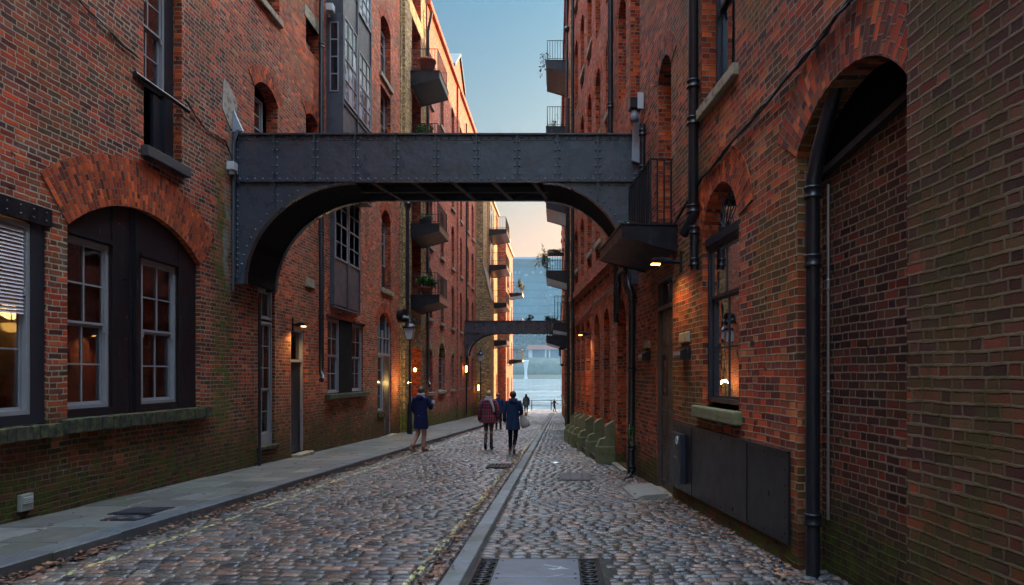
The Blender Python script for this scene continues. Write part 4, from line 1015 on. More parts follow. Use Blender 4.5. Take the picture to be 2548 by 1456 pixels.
ring(FR, U(7.34), U(8.64), 3.42, .55, .42, B, M['bring'], d=.14, label='orange-red brick arch over the right window')
ring(FR, U(10.2), U(11.0), 6.55, .28, .34, B, M['brind'], d=.28)
m = MB(); m.prism([(U(4.3), 3.62), (U(5.9), 3.38), (U(5.9), 3.44), (U(4.3), 3.68)], -.24, -.17, FR); m.build('ledge', M['dark'], B)
m = MB(); m.face([FR(a, b, -.225) for a, b in [(U(4.3), 3.66), (U(5.9), 3.42)]+[p for p in arc(r1['u0'], r1['u1'], 3.6, .42, 12)[0][::-1]]]); m.build('lunette_shadow', plain('arch_shadow_black', (.006, .004, .005), .95, spec=.05), B)  # near-black sheet standing in for the shadow under the arch head
# small arched window
sash(FR, U(7.36), U(8.60), 1.24, 3.30, -.06, B, 2, (1, 2), fm='blkf', label='grey-black sash window under the orange brick arch')
m = MB(); m.box(U(7.34), U(8.64), 3.30, 3.40, -.13, -.035, FR); cu = U(7.99)
for a in (-.9, -.35, .35, .9): m.tube([FR(cu, 3.42, -.08), FR(cu+math.sin(a)*.6, 3.42+math.cos(a)*.52, -.08)], .008, 5)
m.tube([FR(cu+.2*math.sin(t), 3.42+.2*math.cos(t), -.08) for t in [-1.5+.3*k for k in range(11)]], .007, 5)
m.build('fanlight_frame', M['blkf'], B)
fp = O(r2['u0'], r2['u1'], 3.40, 3.42, .55, n=16); m = MB(); m.face([FR(a, b, -.095) for a, b in opoly(fp)]); m.build('fanlight', M['glass'], B)
m = MB(); m.box(U(7.3), U(8.7), 1.1, 4.1, -1.3, -1.28, FR); m.build('interior_wall', plain('dim_grey_room', (.045, .038, .038), .9), B)
sill(FR, U(7.24), U(8.85), 1.02, 1.18, .10, B, M['moss_stone'], label='mossy stone sill', bevel=.02)
sash(FR, U(7.47), U(8.50), 5.2, 7.55, -.14, B, 2, (1, 1), fm='blkf'); sill(FR, U(7.35), U(8.8), 5.03, 5.17, .07, B)
m = MB(); m.box(U(7.4), U(8.7), 5.1, 7.7, -.95, -.93, FR); m.build('interior_wall', M['dark'], B)
# iron sheet
m = MB(); ua, ub = U(6.02), U(10.0)
m.face([FR(a, b, .03) for a, b in ((ua, .00), (ub, -.13), (ub, .875), (ua, .875))])
for k in range(4):
    a0, a1 = ua+(ub-ua)*k/4, ua+(ub-ua)*(k+1)/4; z0, z1 = .0-.13*k/4, -.13*(k+1)/4
    m.prism([(a0+.004, z0), (a1-.004, z1), (a1-.004, .872), (a0+.004, .872)], .012, .034+.006*(k % 2), FR)
m.box(ua, ub, .86, .88, .012, .05, FR)
rivets(m, FR, [(ua+.12+k*.42, .82) for k in range(10)]+[(ua+.12+k*.42, .05-.02*k*.8) for k in range(10)]+[(ua+.06, .1+.15*k) for k in range(5)]+[(ub-.08, .0+.16*k) for k in range(5)], .045, .014, 6)
m.build('iron_sheet', M['blk'], B, label='large black iron sheet screwed over the base of the wall')
# door
bframe(FR, U(10.1), U(11.15), -.32, 3.22, -.01, B, M['oldwood'], .07, .12, bars=(2.72,))
door(FR, U(10.1)+.07, U(11.15)-.07, -.32, 2.68, -.07, B, M['oldwood'], [(.1, .46, .04, .25), (.54, .9, .04, .25), (.1, .46, .30, .44), (.54, .9, .30, .44), (.1, .46, .80, .96), (.54, .9, .80, .96)], label='tall dark brown double door with a narrow glazed slot', knob=(.5, .44), glaz=(.56, .86, .52, .75))
m = MB(); m.box(U(10.2), U(11.05), 2.76, 3.14, -.1, -.095, FR); m.build('transom_pane', M['dglass'], B)
m = MB(); m.box(U(10.0), U(11.2), -.50, -.33, -.12, .12, FR); m.build('threshold', M['stone'], B, bevel=.015)
# infill behind upper niche on balcony etc
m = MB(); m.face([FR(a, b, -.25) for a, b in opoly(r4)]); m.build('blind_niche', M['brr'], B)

def stonebox(label, u, v):
    g = thing('letter_box', FR(u, v, 0), label, 'box', 'small black boxes under stone blocks')
    m = MB(); m.prism([(0, -.10), (.15, -.10), (.15, .0), (.02, .06), (0, .06)], u-.19, u+.19, lambda w_, z, uu: FR(uu, v+z, w_)); m.build('housing', M['blk'], g, bevel=.008)
    m = MB(); m.box(u-.17, u+.17, v-.05, v+.0, .15, .155, FR); m.build('flap', M['gryf'], g)
stonebox('small black box on the brick wall between the brown door and the right arched window', U(9.35), 1.93)
stonebox('small black box on the brick wall beyond the brown door, beside the downpipe', U(11.75), 1.96)
m = MB(); m.box(U(9.2), U(9.65), 2.06, 2.22, -.05, .04, FR); m.build('stone_block', M['stone'], B, bevel=.02)
m = MB(); m.box(U(11.6), U(11.95), 2.08, 2.22, -.05, .04, FR); m.build('stone_block', M['stone'], B, bevel=.02)
for (y_, z_) in ((6.9, 1.9), (8.0, 4.75), (6.6, 5.1), (11.6, 5.2), (9.2, 6.4)):
    m = MB(); m.box(U(y_), U(y_)+.10, z_, z_+.06, -.01, .004, FR); m.build('missing_brick', M['dark'], B)
# intercom on the sheet
g = thing('entry_box', FR(U(9.55), .35, .04), 'tall black box with a white ring emblem and faint lettering on the iron sheet', 'box')
u = U(9.5); m = MB(); m.box(u-.24, u+.24, .02, .74, .04, .13, FR); m.build('housing', M['blkf'], g, bevel=.012)
m = MB(); m.tube([FR(u-.1+.045*math.cos(t), .64+.055*math.sin(t), .135) for t in [2*math.pi*k/16 for k in range(17)]], .008, 6, False); m.build('emblem_ring', M['white'], g)
pale = plain('faded_gold_paint', (.22, .16, .10), .6); m = MB(); m.box(u+.08, u+.10, .52, .62, .13, .134, FR); m.box(u+.06, u+.08, .48, .54, .13, .134, FR)
for k in range(7): m.box(u-.12+k*.035, u-.10+k*.035, .37, .39+(.01 if k % 3 else 0), .13, .134, FR)
m.build('lettering', pale, g)
# balcony by the footbridge
balcony(FR, U(9.85), U(11.95), 3.88, .86, 0, B, rail=1.1, deep=.40, thin=.19, label='black iron landing balcony with railing at the right end of the footbridge', gap=.5)
# pipes, cables
pipe('drainpipe', 'thick black drainpipe in the right-hand blind arch', [FR(U(5.2), 4.25, -.12), FR(U(5.42), 3.95, -.08), FR(U(5.62), 3.55, -.05), FR(U(5.68), 3.3, -.03), FR(U(5.68), -.2, -.03)], .062, [FR(U(5.68), z, -.03) for z in (3.2, 2.6, .32)])
pipe('conduit', 'thin silver conduit beside the thick drainpipe in the blind arch', [FR(U(5.73), 3.3, -.2), FR(U(5.73), .3, -.2)], .013, [FR(U(5.73), z, -.2) for z in (2.4, 1.4)], mat='steel' if 'steel' in M else 'white')
pipe('drainpipe', 'thick black drainpipe between the right arched window and the balcony', [FR(U(8.78), 19, .085), FR(U(8.78), 3.78, .085), FR(U(8.84), 3.66, .12), FR(U(8.98), 3.56, .16)], .072, [FR(U(8.78), z, .085) for z in (3.85, 5.05, 5.55, 8.2)])
pipe('drainpipe', 'short lower length of black drainpipe with a sealed end, by the lamp', [FR(U(8.74), 3.62, .085), FR(U(8.74), 3.02, .085)], .058, [FR(U(8.74), 3.55, .085), FR(U(8.74), 3.12, .085)])
cable('wall_cable', 'bundle of black cables running along the right wall over the arches', [FR(U(4.3), 4.62, .04), FR(U(5.0), 4.48, .04), FR(U(6.0), 4.40, .04), FR(U(7.2), 4.32, .04), FR(U(8.55), 4.22, .04), FR(U(9.4), 4.02, .04), FR(U(10.1), 3.9, .04)], .013, 5, 4)
pipe('drainpipe', 'black downpipe with a swan neck and a shoe at the foot, under the balcony', [FR(U(12.75), 4.0, .1), FR(U(12.75), 3.62, .1), FR(U(12.8), 3.5, .16), FR(U(12.72), 3.35, .16), FR(U(12.68), 3.2, .1), FR(U(12.68), -.32, .12), FR(U(12.62), -.42, .16), FR(U(12.3), -.43, .3)], .07, [FR(U(12.68), z, .11) for z in (3.1, 1.7, .15, -.25)], brk=(.16, 0))
pipe('drainpipe', 'short black pipe stub hanging under the balcony', [FR(U(14.3), 4.2, .12), FR(U(14.3), 2.75, .12)], .055, [FR(U(14.3), z, .12) for z in (3.4, 2.9)])
pipe('drainpipe', 'black pipe with an elbow under the balcony, between the stub and the downpipe', [FR(U(13.05), 3.75, .16), FR(U(13.5), 3.72, .2), FR(U(13.6), 3.6, .2), FR(U(13.6), 2.9, .2)], .05, [FR(U(13.6), 3.5, .2)])
pipe('drainpipe', 'short upright black pipe behind the balcony railing', [FR(U(11.6), 6.1, .14), FR(U(11.6), 3.9, .14)], .055, [FR(U(11.6), 5.95, .14), FR(U(11.6), 5.3, .14)], brk=(.12, .0))
wall_lamp(FR, U(9.62), 3.28, .45, 'lit bulkhead lamp under the right balcony', 3.5)
g = thing('floodlight', FR(U(12.2), 6.6, 0), 'unlit floodlight with a small white box high on the right wall above the footbridge', 'lamp')
u = U(12.2); m = MB(); m.box(u-.1, u+.12, 6.62, 6.82, .03, .26, FR); m.build('bracket', M['blk'], g, bevel=.01); m = MB(); m.box(u-.12, u-.1, 6.6, 6.9, .01, .12, FR); m.build('white_box', M['white'], g); m = MB(); m.lathe(FR(u, 6.4, .16), [(.0, 0), (.09, .0), (.05, .2), (0, .2)], 8); m.build('lens', M['lead'], g)
# ramp plate at the door
g = thing('door_ramp', (1.3, 10.6, gz(10.6)), 'small sloping stone ramp plate before the brown door', 'ramp'); 
m = MB(); ua, ub = U(9.95), U(11.0)
m.prism([(.12, gz(10.5)-.02), (.62, gz(10.5)-.01), (.62, gz(10.5)+.02), (.5, gz(10.5)+.07), (.12, gz(10.5)+.09)], ua, ub, lambda w_, z, uu: FR(uu, z, w_)); m.build('plate', plain('worn_concrete', (.20, .185, .16), .8, 0, .001, 20, .2), g, bevel=.01)

# ---- R2: arcaded red brick warehouse
B = thing('brick_warehouse', (1.0, 18, gz(18)), 'red brick warehouse on the right with ground-floor arcade and green stone buttresses', 'building', 'brick warehouses along the lane')
ops = []; gops = []
for a, b in ((13.75, 14.75), (15.75, 16.6), (17.3, 18.25), (18.95, 19.9), (20.25, 21.05), (21.4, 22.2), (22.55, 23.2)):
    o = O(U(a), U(b), .35 if a > 14 else -.4, 2.85, .42, d=.30, infill=1); ops.append(o); gops.append(o)
up = []
for k, a in enumerate((14.2, 15.9, 17.6, 19.2, 20.8, 22.4)):
    for j, v in enumerate((4.75, 7.65, 10.9, 14.1)):
        o = O(U(a-.42), U(a+.42), v, v+(1.5 if j == 0 else 1.9), .4, d=.28, infill=1); ops.append(o); up.append((o, j, k))
facade(FR, U(13.42), U(23.5), -4, 19, ops, [M['br2'], M['bq'], M['bl'], M['dark']], B)
for o in gops: ring(FR, o['u0'], o['u1'], 2.85, .42, .3, B, M['bring'], d=.3)
for o, j, k in up:
    ring(FR, o['u0'], o['u1'], o['v1'], .4, .3, B, M['bring'], d=.28)
    if (j+k) % 3 != 1:
        simple_win(FR, O(o['u0'], o['u1'], o['v0']+.5, o['v1'], .4, d=.2), 0, B, fm='blkf'); sill(FR, o['u0']-.1, o['u1']+.1, o['v0']+.36, o['v0']+.5, .04, B, back=.27)
m = MB(); m.box(U(13.4), U(23.5), 4.22, 4.42, -.1, .14, FR); m.box(U(13.4), U(23.5), 4.42, 4.5, -.1, .09, FR); m.build('cornice', M['brc'] if 'brc' in M else M['br2'], B)
for k in range(10):
    u = U(13.8)+k*1.02; m = MB(); m.box(u, u+.5, 4.02, 4.08, 0, .03, FR); m.build('vent_slot', M['dark'], B)
for k, a in enumerate((15.2, 16.95, 18.6, 20.08, 21.22, 22.4)):
    u = U(a); z = gz(a); m = MB()
    m.box(u-.2, u+.2, z-.3, z+.42, -.05, .42, FR); m.build('buttress', M['moss_stone'], B, bevel=.03)
    m = MB(); m.prism([(-.02, z+.42), (.40, z+.42), (.34, z+.56), (.20, z+.60), (.2, z+.88), (-.02, z+1.02)], u-.17, u+.17, lambda w_, zz, uu: FR(uu, zz, w_)); m.build('buttress_cap', M['moss_stone'], B, bevel=.02)
for a, b in ((15.4, 16.75), (17.15, 18.4), (18.8, 19.9)):
    z = gz((a+b)/2); m = MB(); m.box(U(a), U(b), z-.3, z+.12, -.05, .34, FR); m.build('plinth', M['moss_brick'], B, bevel=.02)
m = MB(); m.box(U(13.8), U(14.7), -.42, .95, -.27, -.2, FR); m.build('iron_hatch', M['blk'], B)
m = MB(); m.box(U(13.5), U(14.8), -.56, -.42, -.1, .12, FR); m.build('threshold', M['stone'], B, bevel=.015)
pipe('drainpipe', 'long black drainpipe up the arcaded warehouse above the footbridge', [FR(U(15.1), 19, .1), FR(U(15.1), 5.0, .1)], .065, [FR(U(15.1), z, .1) for z in (7.9, 11.2)])
pipe('drainpipe', 'black drainpipe down to the buttresses at the far end of the arcade', [FR(U(22.3), 19, .14), FR(U(22.3), -.2, .14)], .06, [FR(U(22.3), z, .14) for z in (1.0, 3.5, 6, 9)])
cable('wall_cable', 'sagging black cable looped along the arcade arches', [FR(U(13.6), 3.75, .04), FR(U(16), 3.62, .04), FR(U(18), 3.6, .04), FR(U(20), 3.45, .04), FR(U(23.4), 3.35, .04)], .016, 3, 9)
wall_lamp(FR, U(19.0), 2.80, .34, 'lit wall lamp on the arcaded warehouse, far right side', 6)
# ---- R3 far
B = thing('brick_warehouse', (.3, 40, gz(40)), 'long red brick warehouse on the right running down to the river, with five balconies', 'building', 'brick warehouses along the lane')
FT = Fr(.41, 23.5, -.011, 1, -1, -.011)
ops = []
for k in range(11):
    for j, v in enumerate((-.2, 3.9, 7.1, 10.3, 13.5)):
        if k == 2: continue
        u = 1.5+k*3.2; ops.append(O(u-.55, u+.55, v, v+2.0, .4, d=.22, infill=None if (k+j) % 3 else 1))
facade(FT, 0, 36.5, -5, 18.6, ops, [M['br2'], M['bq'], M['dark'], M['dark']], B)
for o in ops:
    if o['infill'] is None: simple_win(FT, o, 0, B, cols=1, gm='dglass')
    sill(FT, o['u0']-.1, o['u1']+.1, o['v0']-.14, o['v0'], .1, B)
m = MB(); m.box(0, 36.5, 18.6, 18.9, -.3, .22, FT); m.build('cornice', M['br2'], B)
m = MB(); m.box(0, .5, -4, 18.5, -.1, .09, FT); m.build('pilaster', M['boch'], B)
m = MB(); m.box(9.5, 10.3, -4, 18.5, -.1, .12, FT); m.build('pilaster', M['boch'], B)
m = MB(); m.box(9.0, 10.2, 18.9, 22.2, -1.2, .0, FT); c_ = m.build('chimney', M['br2'], B)
m = MB(); m.box(8.9, 10.3, 22.2, 22.4, -1.3, .1, FT); m.build('chimney_cap', M['stone'], c_)
for dv in (9.2, 9.55, 9.9): m = MB(); m.lathe(FT(dv, 22.4, -.3), [(.13, 0), (.12, .4), (.08, .4), (.08, .1)], 10); m.build('chimney_pot', M['terra'], c_)
for v, lb in ((16.3, 'top balcony with trailing weeds'), (13.2, 'fourth balcony'), (9.7, 'third balcony'), (6.45, 'second balcony, with a hanging planter'), (3.4, 'lowest balcony')):
    balcony(FT, 6.6, 9.2, v, 1.05, 0, B, rail=.95, deep=.62, thin=.32, label=lb, gap=.05)
balcony(FT, 1.0, 3.4, 3.55, .72, 0, B, rail=1.05, deep=.38, thin=.26, label='near landing balcony at the end of the second footbridge', gap=.06)
pipe('drainpipe', 'pale jointed drainpipe by the right balconies high above the footbridge', [FT(4.6, 18.0, .12), FT(4.6, 6.5, .12)], .055, [FT(4.6, z, .12) for z in (9, 12, 15)], hopper=FT(4.6, 16.6, .12))
pipe('drainpipe', 'black drainpipe at the near corner of the long riverside warehouse', [FT(.75, 12, .14), FT(.75, -.8, .14)], .06, [FT(.75, z, .14) for z in (2, 5)])
g = thing('hanging_lantern', FT(6.9, 2.4, .5), 'black caged lantern hanging under the lowest right balcony', 'lamp')
x, y, z = FT(6.9, 2.1, .3)
m = MB()
for k in range(4): a = math.pi/4+k*math.pi/2; m.tube([(x+.10*math.cos(a), y+.10*math.sin(a), z), (x+.15*math.cos(a), y+.15*math.sin(a), z+.7)], .014, 5)
m.build('cage', M['blk'], g); m = MB(); m.lathe((x, y, z+.7), [(.17, 0), (.17, .03), (.06, .16), (0, .18)], 8); m.build('cap', M['blk'], g); m = MB(); m.lathe((x, y, z-.12), [(0, 0), (.06, .02), (.12, .12), (0, .12)], 8); m.build('base', M['blk'], g)
# ================================================================= footbridges
def footbridge(loc, label, xl, xr, yf, yb, zt, zb, zf, rxl, rxr, npan, pw0, riv=True, grp='iron footbridges'):
    g = thing('iron_footbridge', loc, label, 'footbridge', grp)
    F = Fr(0, yf, 1, 0, 0, -1); W = yb-yf
    def ell(cx, rx, sgn, n=18):                   # quarter ellipse from foot to soffit
        return [(cx+sgn*rx*math.cos(t), zf+(zb-.03-zf)*math.sin(t)) for t in [math.pi/2*k/n for k in range(n+1)]]
    pw = (xr-xl-pw0)/(npan-1); st = [xl+pw0+pw*k for k in range(npan-1)]
    # front and back girders
    for nm, s, lb in (('girder', 1, None), ('girder', -1, None)):
        w0 = 0 if s == 1 else -W
        o = .0
        m = MB()
        m.box(xl, xr, zb, zt-.03, w0-.008, w0+.008, F)
        for (a, b, t) in ((zt-.03, zt, .075), (zb-.025, zb, .07)): m.box(xl-.01, xr+.01, a, b, w0-t if s == -1 else w0-.02, w0+.02 if s == -1 else w0+t, F)
        f = w0+s*.008
        def bx(a0, a1, b0, b1, t):
            m.box(a0, a1, b0, b1, min(f, f+s*t), max(f, f+s*t), F)
        # edge angles with rivets, stiffeners
        bx(xl, xr, zt-.12, zt-.03, .010); bx(xl, xr, zb, zb+.075, .010); bx(xl, xl+.09, zb+.075, zt-.12, .009); bx(xr-.09, xr, zb+.075, zt-.12, .009)
        for u in st:
            bx(u-.058, u+.058, zb+.075, zt-.12, .011); bx(u-.010, u+.010, zb, zt-.03, .062)
        if riv and s == 1:
            pts = []
            ed = [xl]+st+[xr]
            for a, b in zip(ed[:-1], ed[1:]):
                n_ = 5
                for k in range(n_):
                    u = a+.09+(b-a-.18)*k/(n_-1); pts += [(u, zt-.075), (u, zb+.038)]
                for e in (a+.04 if a > xl else a+.045, b-.04 if b < xr else b-.045):
                    for k in range(5): pts.append((e, zb+.14+(zt-zb-.30)*k/4))
            m.m = 1; rivets(m, F, pts, f+.010, .027, 8); m.m = 0
        m.build(nm, [M['blkb'], M['rvt']], g, label='front plate girder with rivets and stiffeners' if s == 1 else 'plain back plate girder')
    # spandrels
    cl, cr = xl+.20+rxl, xr-.14-rxr
    for side, (cx, rx, sg, xe) in enumerate(((cl, rxl, -1, xl), (cr, rxr, 1, xr))):
        cur = ell(cx, rx, sg)
        for w0 in (0, -W):
            m = MB()
            pl = [(xe, zf), cur[0]]+cur[1:]+[(xe, zb-.03)]
            # as strips so that no concave polygon is needed
            for a, b in zip(cur[:-1], cur[1:]):
                for ww in (w0-.006, w0+.006): m.face([F(a[0], a[1], ww), F(b[0], b[1], ww), F(b[0], zb-.025, ww), F(a[0], zb-.025, ww)])
            for ww in (w0-.006, w0+.006): m.face([F(xe, zf, ww), F(cur[0][0], zf, ww), F(cur[0][0], zb-.025, ww), F(xe, zb-.025, ww)])
            # flange following the curve, foot plate, edge angle
            for a, b in zip(cur[:-1], cur[1:]):
                dx, dz = b[0]-a[0], b[1]-a[1]; L = math.hypot(dx, dz) or 1; nx, nz = -dz/L*sg*-1*.02, dx/L*sg*-1*-.02
                for (p, q) in (((a, b)),):
                    m.face([F(p, q_, w0+.05) for p, q_ in (a, b, (b[0]-sg*0, b[1]-.02), (a[0]-sg*-.0-.0*sg, a[1]-.02))])
                    m.face([F(a[0], a[1]-.0, w0+.05), F(b[0], b[1], w0+.05), F(b[0], b[1], w0-.05), F(a[0], a[1], w0-.05)])
                    m.face([F(a[0]-sg*.02, a[1]-.02, w0+.05), F(b[0]-sg*.02, b[1]-.02, w0+.05), F(b[0]-sg*.02, b[1]-.02, w0-.05), F(a[0]-sg*.02, a[1]-.02, w0-.05)])
            a0, a1 = sorted((xe, xe-sg*.09)); m.box(a0, a1, zf-.03, zb-.025, w0-.014, w0+.014, F)
            a0, a1 = sorted((xe, cur[0][0])); m.box(a0, a1, zf-.035, zf+.0, w0-.05, w0+.05, F); m.box(a0, a1, zf, zf+.27, w0+.006, w0+.02, F)
            m.box(min(xe, cx), max(xe, cx), zb-.11, zb-.0255, w0+.006, w0+.014, F) if 0 else None
            if riv and w0 == 0:
                pts = [((xe-sg*.045), zf+.1+k*.115) for k in range(int((zb-zf-.2)/.115))]+[(xe-sg*(.15+k*.14), zb-.07) for k in range(int(rx*.62/.14))]
                m.m = 1; rivets(m, F, pts, .014, .024, 7); m.m = 0
                pts = []
                for k in range(2, len(cur)-2, 1):
                    a = cur[k]; dx, dz = cur[k+1][0]-cur[k-1][0], cur[k+1][1]-cur[k-1][1]; L = math.hypot(dx, dz); px, pz = a[0]+sg*abs(dz)/L*.11, a[1]+abs(dx)/L*.11
                    if pz < zb-.12: pts.append((px, pz))
                m.m = 1; rivets(m, F, pts, .006, .024, 7); m.m = 0
                u = st[0] if side == 0 else st[-1]
                ok = [c for c in cur if (c[0]-u)*sg >= 0] ; zc = max(c[1] for c in cur if (c[0]-u)*sg >= -.1)
                m.box(u-.010, u+.010, zc, zb-.025, .006, .06, F)
                m.m = 1; rivets(m, F, [(u+e, zb-.14-.125*k) for k in range(int((zb-zc-.15)/.125)) for e in (-.05, .05)], .006, .023, 7); m.m = 0
            m.build('spandrel_bracket', [M['blkb'], M['rvt']], g)
        # curved soffit plate between the two faces
        m = MB()
        for a, b in zip(cur[:-1], cur[1:]): m.face([F(a[0], a[1]+.004, -.02), F(b[0], b[1]+.004, -.02), F(b[0], b[1]+.004, -W+.02), F(a[0], a[1]+.004, -W+.02)])
        m.build('curved_soffit', M['blkm'], g)
    m = MB(); m.box(xl, xr, zb+.10, zb+.14, -W+.01, -.01, F)
    m.build('deck', M['blkm'], g)
    mid = -W*.52
    m = MB(); m.box(cl-rxl*.3, cr+rxr*.3, zb-.03, zb-.012, mid-.04, mid+.04, F); m.box(cl-rxl*.3, cr+rxr*.3, zb-.012, zb+.09, mid-.006, mid+.006, F); m.build('stringer', M['rust'], g)
    u = cl-.2
    for k in range(npan):
        u = st[1]+pw*.35+pw*k*1.0
        if u > cr+.3: break
        for w0, w1 in ((-.02, mid+.04), (mid-.04, -W+.03)):
            m = MB(); m.prism([(u, w0), (u+.09, w0), (u+.09+.12, w1), (u+.12, w1)], zb-.028, zb+.02, lambda a, b, c: F(a, c, b)); m.build('cross_beam', M['rust'], g)
            u += .14
        u -= .28
    return g, F
footbridge((-2.4, 12.6, gz(12.6)), 'big black riveted iron footbridge crossing the lane overhead, nearest the camera', -6.38, 1.50, 12.58, 13.90, 6.30, 5.38, 3.40, 2.14, 1.70, 10, .78)
footbridge((-3.2, 41.8, gz(41.8)), 'smaller riveted iron footbridge crossing the lane in the distance', -6.28, -.02, 41.8, 43.0, 5.10, 4.32, 2.85, 1.9, .6, 10, .7)
g = thing('end_plate', (1.45, 12.4, 6.2), 'flaking pale blue painted plate at the right end of the near footbridge', 'plate'); m = MB(); m.prism([(1.36, 5.75), (1.52, 5.70), (1.52, 6.6), (1.46, 6.72), (1.38, 6.35)], -12.5, -12.46, lambda a, b, c: (a, -c, b)); m.build('plate', M['lead'], g)
g = thing('end_flashing', (-6.35, 12.4, 6.3), 'pale blue painted flashing at the left top end of the near footbridge', 'flashing'); m = MB(); m.prism([(-6.4, 6.75), (-6.37, 6.72), (-6.2, 6.34), (-6.4, 6.32)], -12.56, -12.5, lambda a, b, c: (a, -c, b)); m.build('plate', M['lead'], g)
m = MB(); m.tube([(-6.36, 12.5, 6.3), (-6.36, 12.5, 3.5)], .03, 8); m.build('edge_pipe', M['grym'], g)

# ================================================================= street lamps
def street_lamp(x, y, zl, label, s=1.):
    z0 = gz(y)+.13; g = thing('street_lamp', (x, y, z0), label, 'street lamp', 'street lamps on the left pavement')
    m = MB(); m.lathe((x, y, z0), [(.10*s, 0), (.10*s, .35), (.085*s, .4), (.085*s, 1.0), (.095*s, 1.05), (.07*s, 1.12), (.045*s, 1.25), (.038*s, zl-z0-.5), (.05*s, zl-z0-.42), (.03*s, zl-z0-.38), (.03*s, zl-z0-.02)], 14); m.build('post', M['blk'], g)
    m = MB(); m.tube([(x-.16, y, zl-.55), (x+.16, y, zl-.55)], .014, 6); m.build('ladder_bar', M['blk'], g)
    m = MB(); q = []
    for r, z in ((.095*s, 0), (.19*s, .42*s)): q.append([(x+r*1.414*math.cos(a), y+r*1.414*math.sin(a), zl+z) for a in [math.pi/4+k*math.pi/2 for k in range(4)]])
    lan = MB()
    for k in range(4):
        lan.tube([q[0][k], q[1][k]], .012, 5); lan.tube([q[0][k], q[0][(k+1) % 4]], .014, 5); lan.tube([q[1][k], q[1][(k+1) % 4]], .018, 5)
    lan.build('lantern_frame', M['blk'], g)
    m = MB()
    for k in range(4): j = (k+1) % 4; m.face([q[0][k], q[0][j], q[1][j], q[1][k]])
    m.build('lantern_glass', M['opal'], g)
    m = MB(); m.lathe((x, y, zl+.42*s), [(.285*s, 0), (.29*s, .02), (.17*s, .10*s), (.09*s, .2*s), (.10*s, .24*s), (.05*s, .27*s), (.05*s, .33*s), (.02*s, .36*s), (.03*s, .4*s), (0, .44*s)], 12); m.build('lantern_cap', M['blk'], g)
    return g
M['opal'] = plain('opal_glass', (.62, .56, .58), .3, 0, 0, 10, .05)
g = street_lamp(-5.78, 24.5, 2.93, 'black street lamp with pale lantern by the ochre brick pier, nearer of two', 1.05)
m = MB(); m.tube([(-6.2, 24.6, 3.75), (-5.78, 24.5, 3.72)], [.2, .06], 10); m.tube([(-6.2, 24.6, 3.84), (-6.0, 24.55, 3.84)], .26, 10); m.build('wall_bracket', M['blk'], g)
street_lamp(-5.15, 41.0, 1.95+.5, 'small black street lamp beyond the second footbridge foot, farther of the two', 1.0)
g = thing('lamp_bulb_light', (-6.0, 25.3, 1.0), 'tiny starry lit lamp beside the lamp post by the ochre pier', 'lamp')
x, y, z = -5.88, 24.9, 1.28
m = MB(); m.ball((x, y, z), .055, .055, .055, 10, 6); m.build('bulb', emis('bright_bulb', (1, .70, .25), 8), g); m = MB(); m.tube([(x, y, z-.05), (x, y, z-.2), (-6.38, 25.2, z-.2)], .015, 6); m.build('arm', M['blk'], g)
l = bpy.data.lights.new('bulb_light', 'POINT'); l.energy = 2; l.color = (1, .6, .2); l.shadow_soft_size = .06; lo = bpy.data.objects.new('light', l); COL.objects.link(lo); lo.parent = g; lo.location = Vector((x+.02, y-.12, z))-g.location
def tiny_lamp(x, y, z, label):
    g = thing('wall_lantern', (x, y, z), label, 'lamp', 'distant lit lanterns'); m = MB(); m.box(x-.05, x+.05, y-.06, y+.06, z-.25, z+.15); m.build('glass', M['warm'], g)
    m = MB(); m.box(x-.3, x-.05, y-.03, y+.03, z+.17, z+.2); m.lathe((x, y, z+.15), [(.1, 0), (.12, .03), (.0, .1)], 8); m.build('bracket', M['blk'], g)
tiny_lamp(-6.1, 41.2, 2.0, 'lit amber lantern under the foot of the far footbridge, upper one'); tiny_lamp(-6.0, 46.5, .7, 'small lit amber lantern near the yellow brick pier, lower one')

# ================================================================= plants
def foliage(c, r, n, cols, lsz=(.05, .1), squash=.8, seed=1, hang=0.):
    rs = random.Random(seed); V = []; F = []; C = []
    cl = [(rs.gauss(0, .45), rs.gauss(0, .45), rs.gauss(0, .35)) for _ in range(max(5, n//40))]
    for i in range(n):
        q = rs.choice(cl); d = Vector((q[0]+rs.gauss(0, .22), q[1]+rs.gauss(0, .22), q[2]+rs.gauss(0, .2)))
        if d.length > 1: d = d.normalized()*rs.uniform(.85, 1.05)
        p = Vector(c)+Vector((d.x*r[0], d.y*r[1], d.z*r[2]-hang*rs.random()*d.length))
        s = rs.uniform(*lsz); a = rs.uniform(0, 6.28); tl = rs.uniform(-.9, .9)
        ax = Vector((math.cos(a), math.sin(a), tl)).normalized(); bx = ax.cross(Vector((rs.gauss(0, .4), rs.gauss(0, .4), 1))).normalized()
        b = len(V); V += [p, p+ax*s*.5+bx*s*.32, p+ax*s*1.1, p+ax*s*.5-bx*s*.32]; F.append((b, b+1, b+2, b+3))
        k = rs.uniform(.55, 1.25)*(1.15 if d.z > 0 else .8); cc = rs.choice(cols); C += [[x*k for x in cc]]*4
    return V, F, C
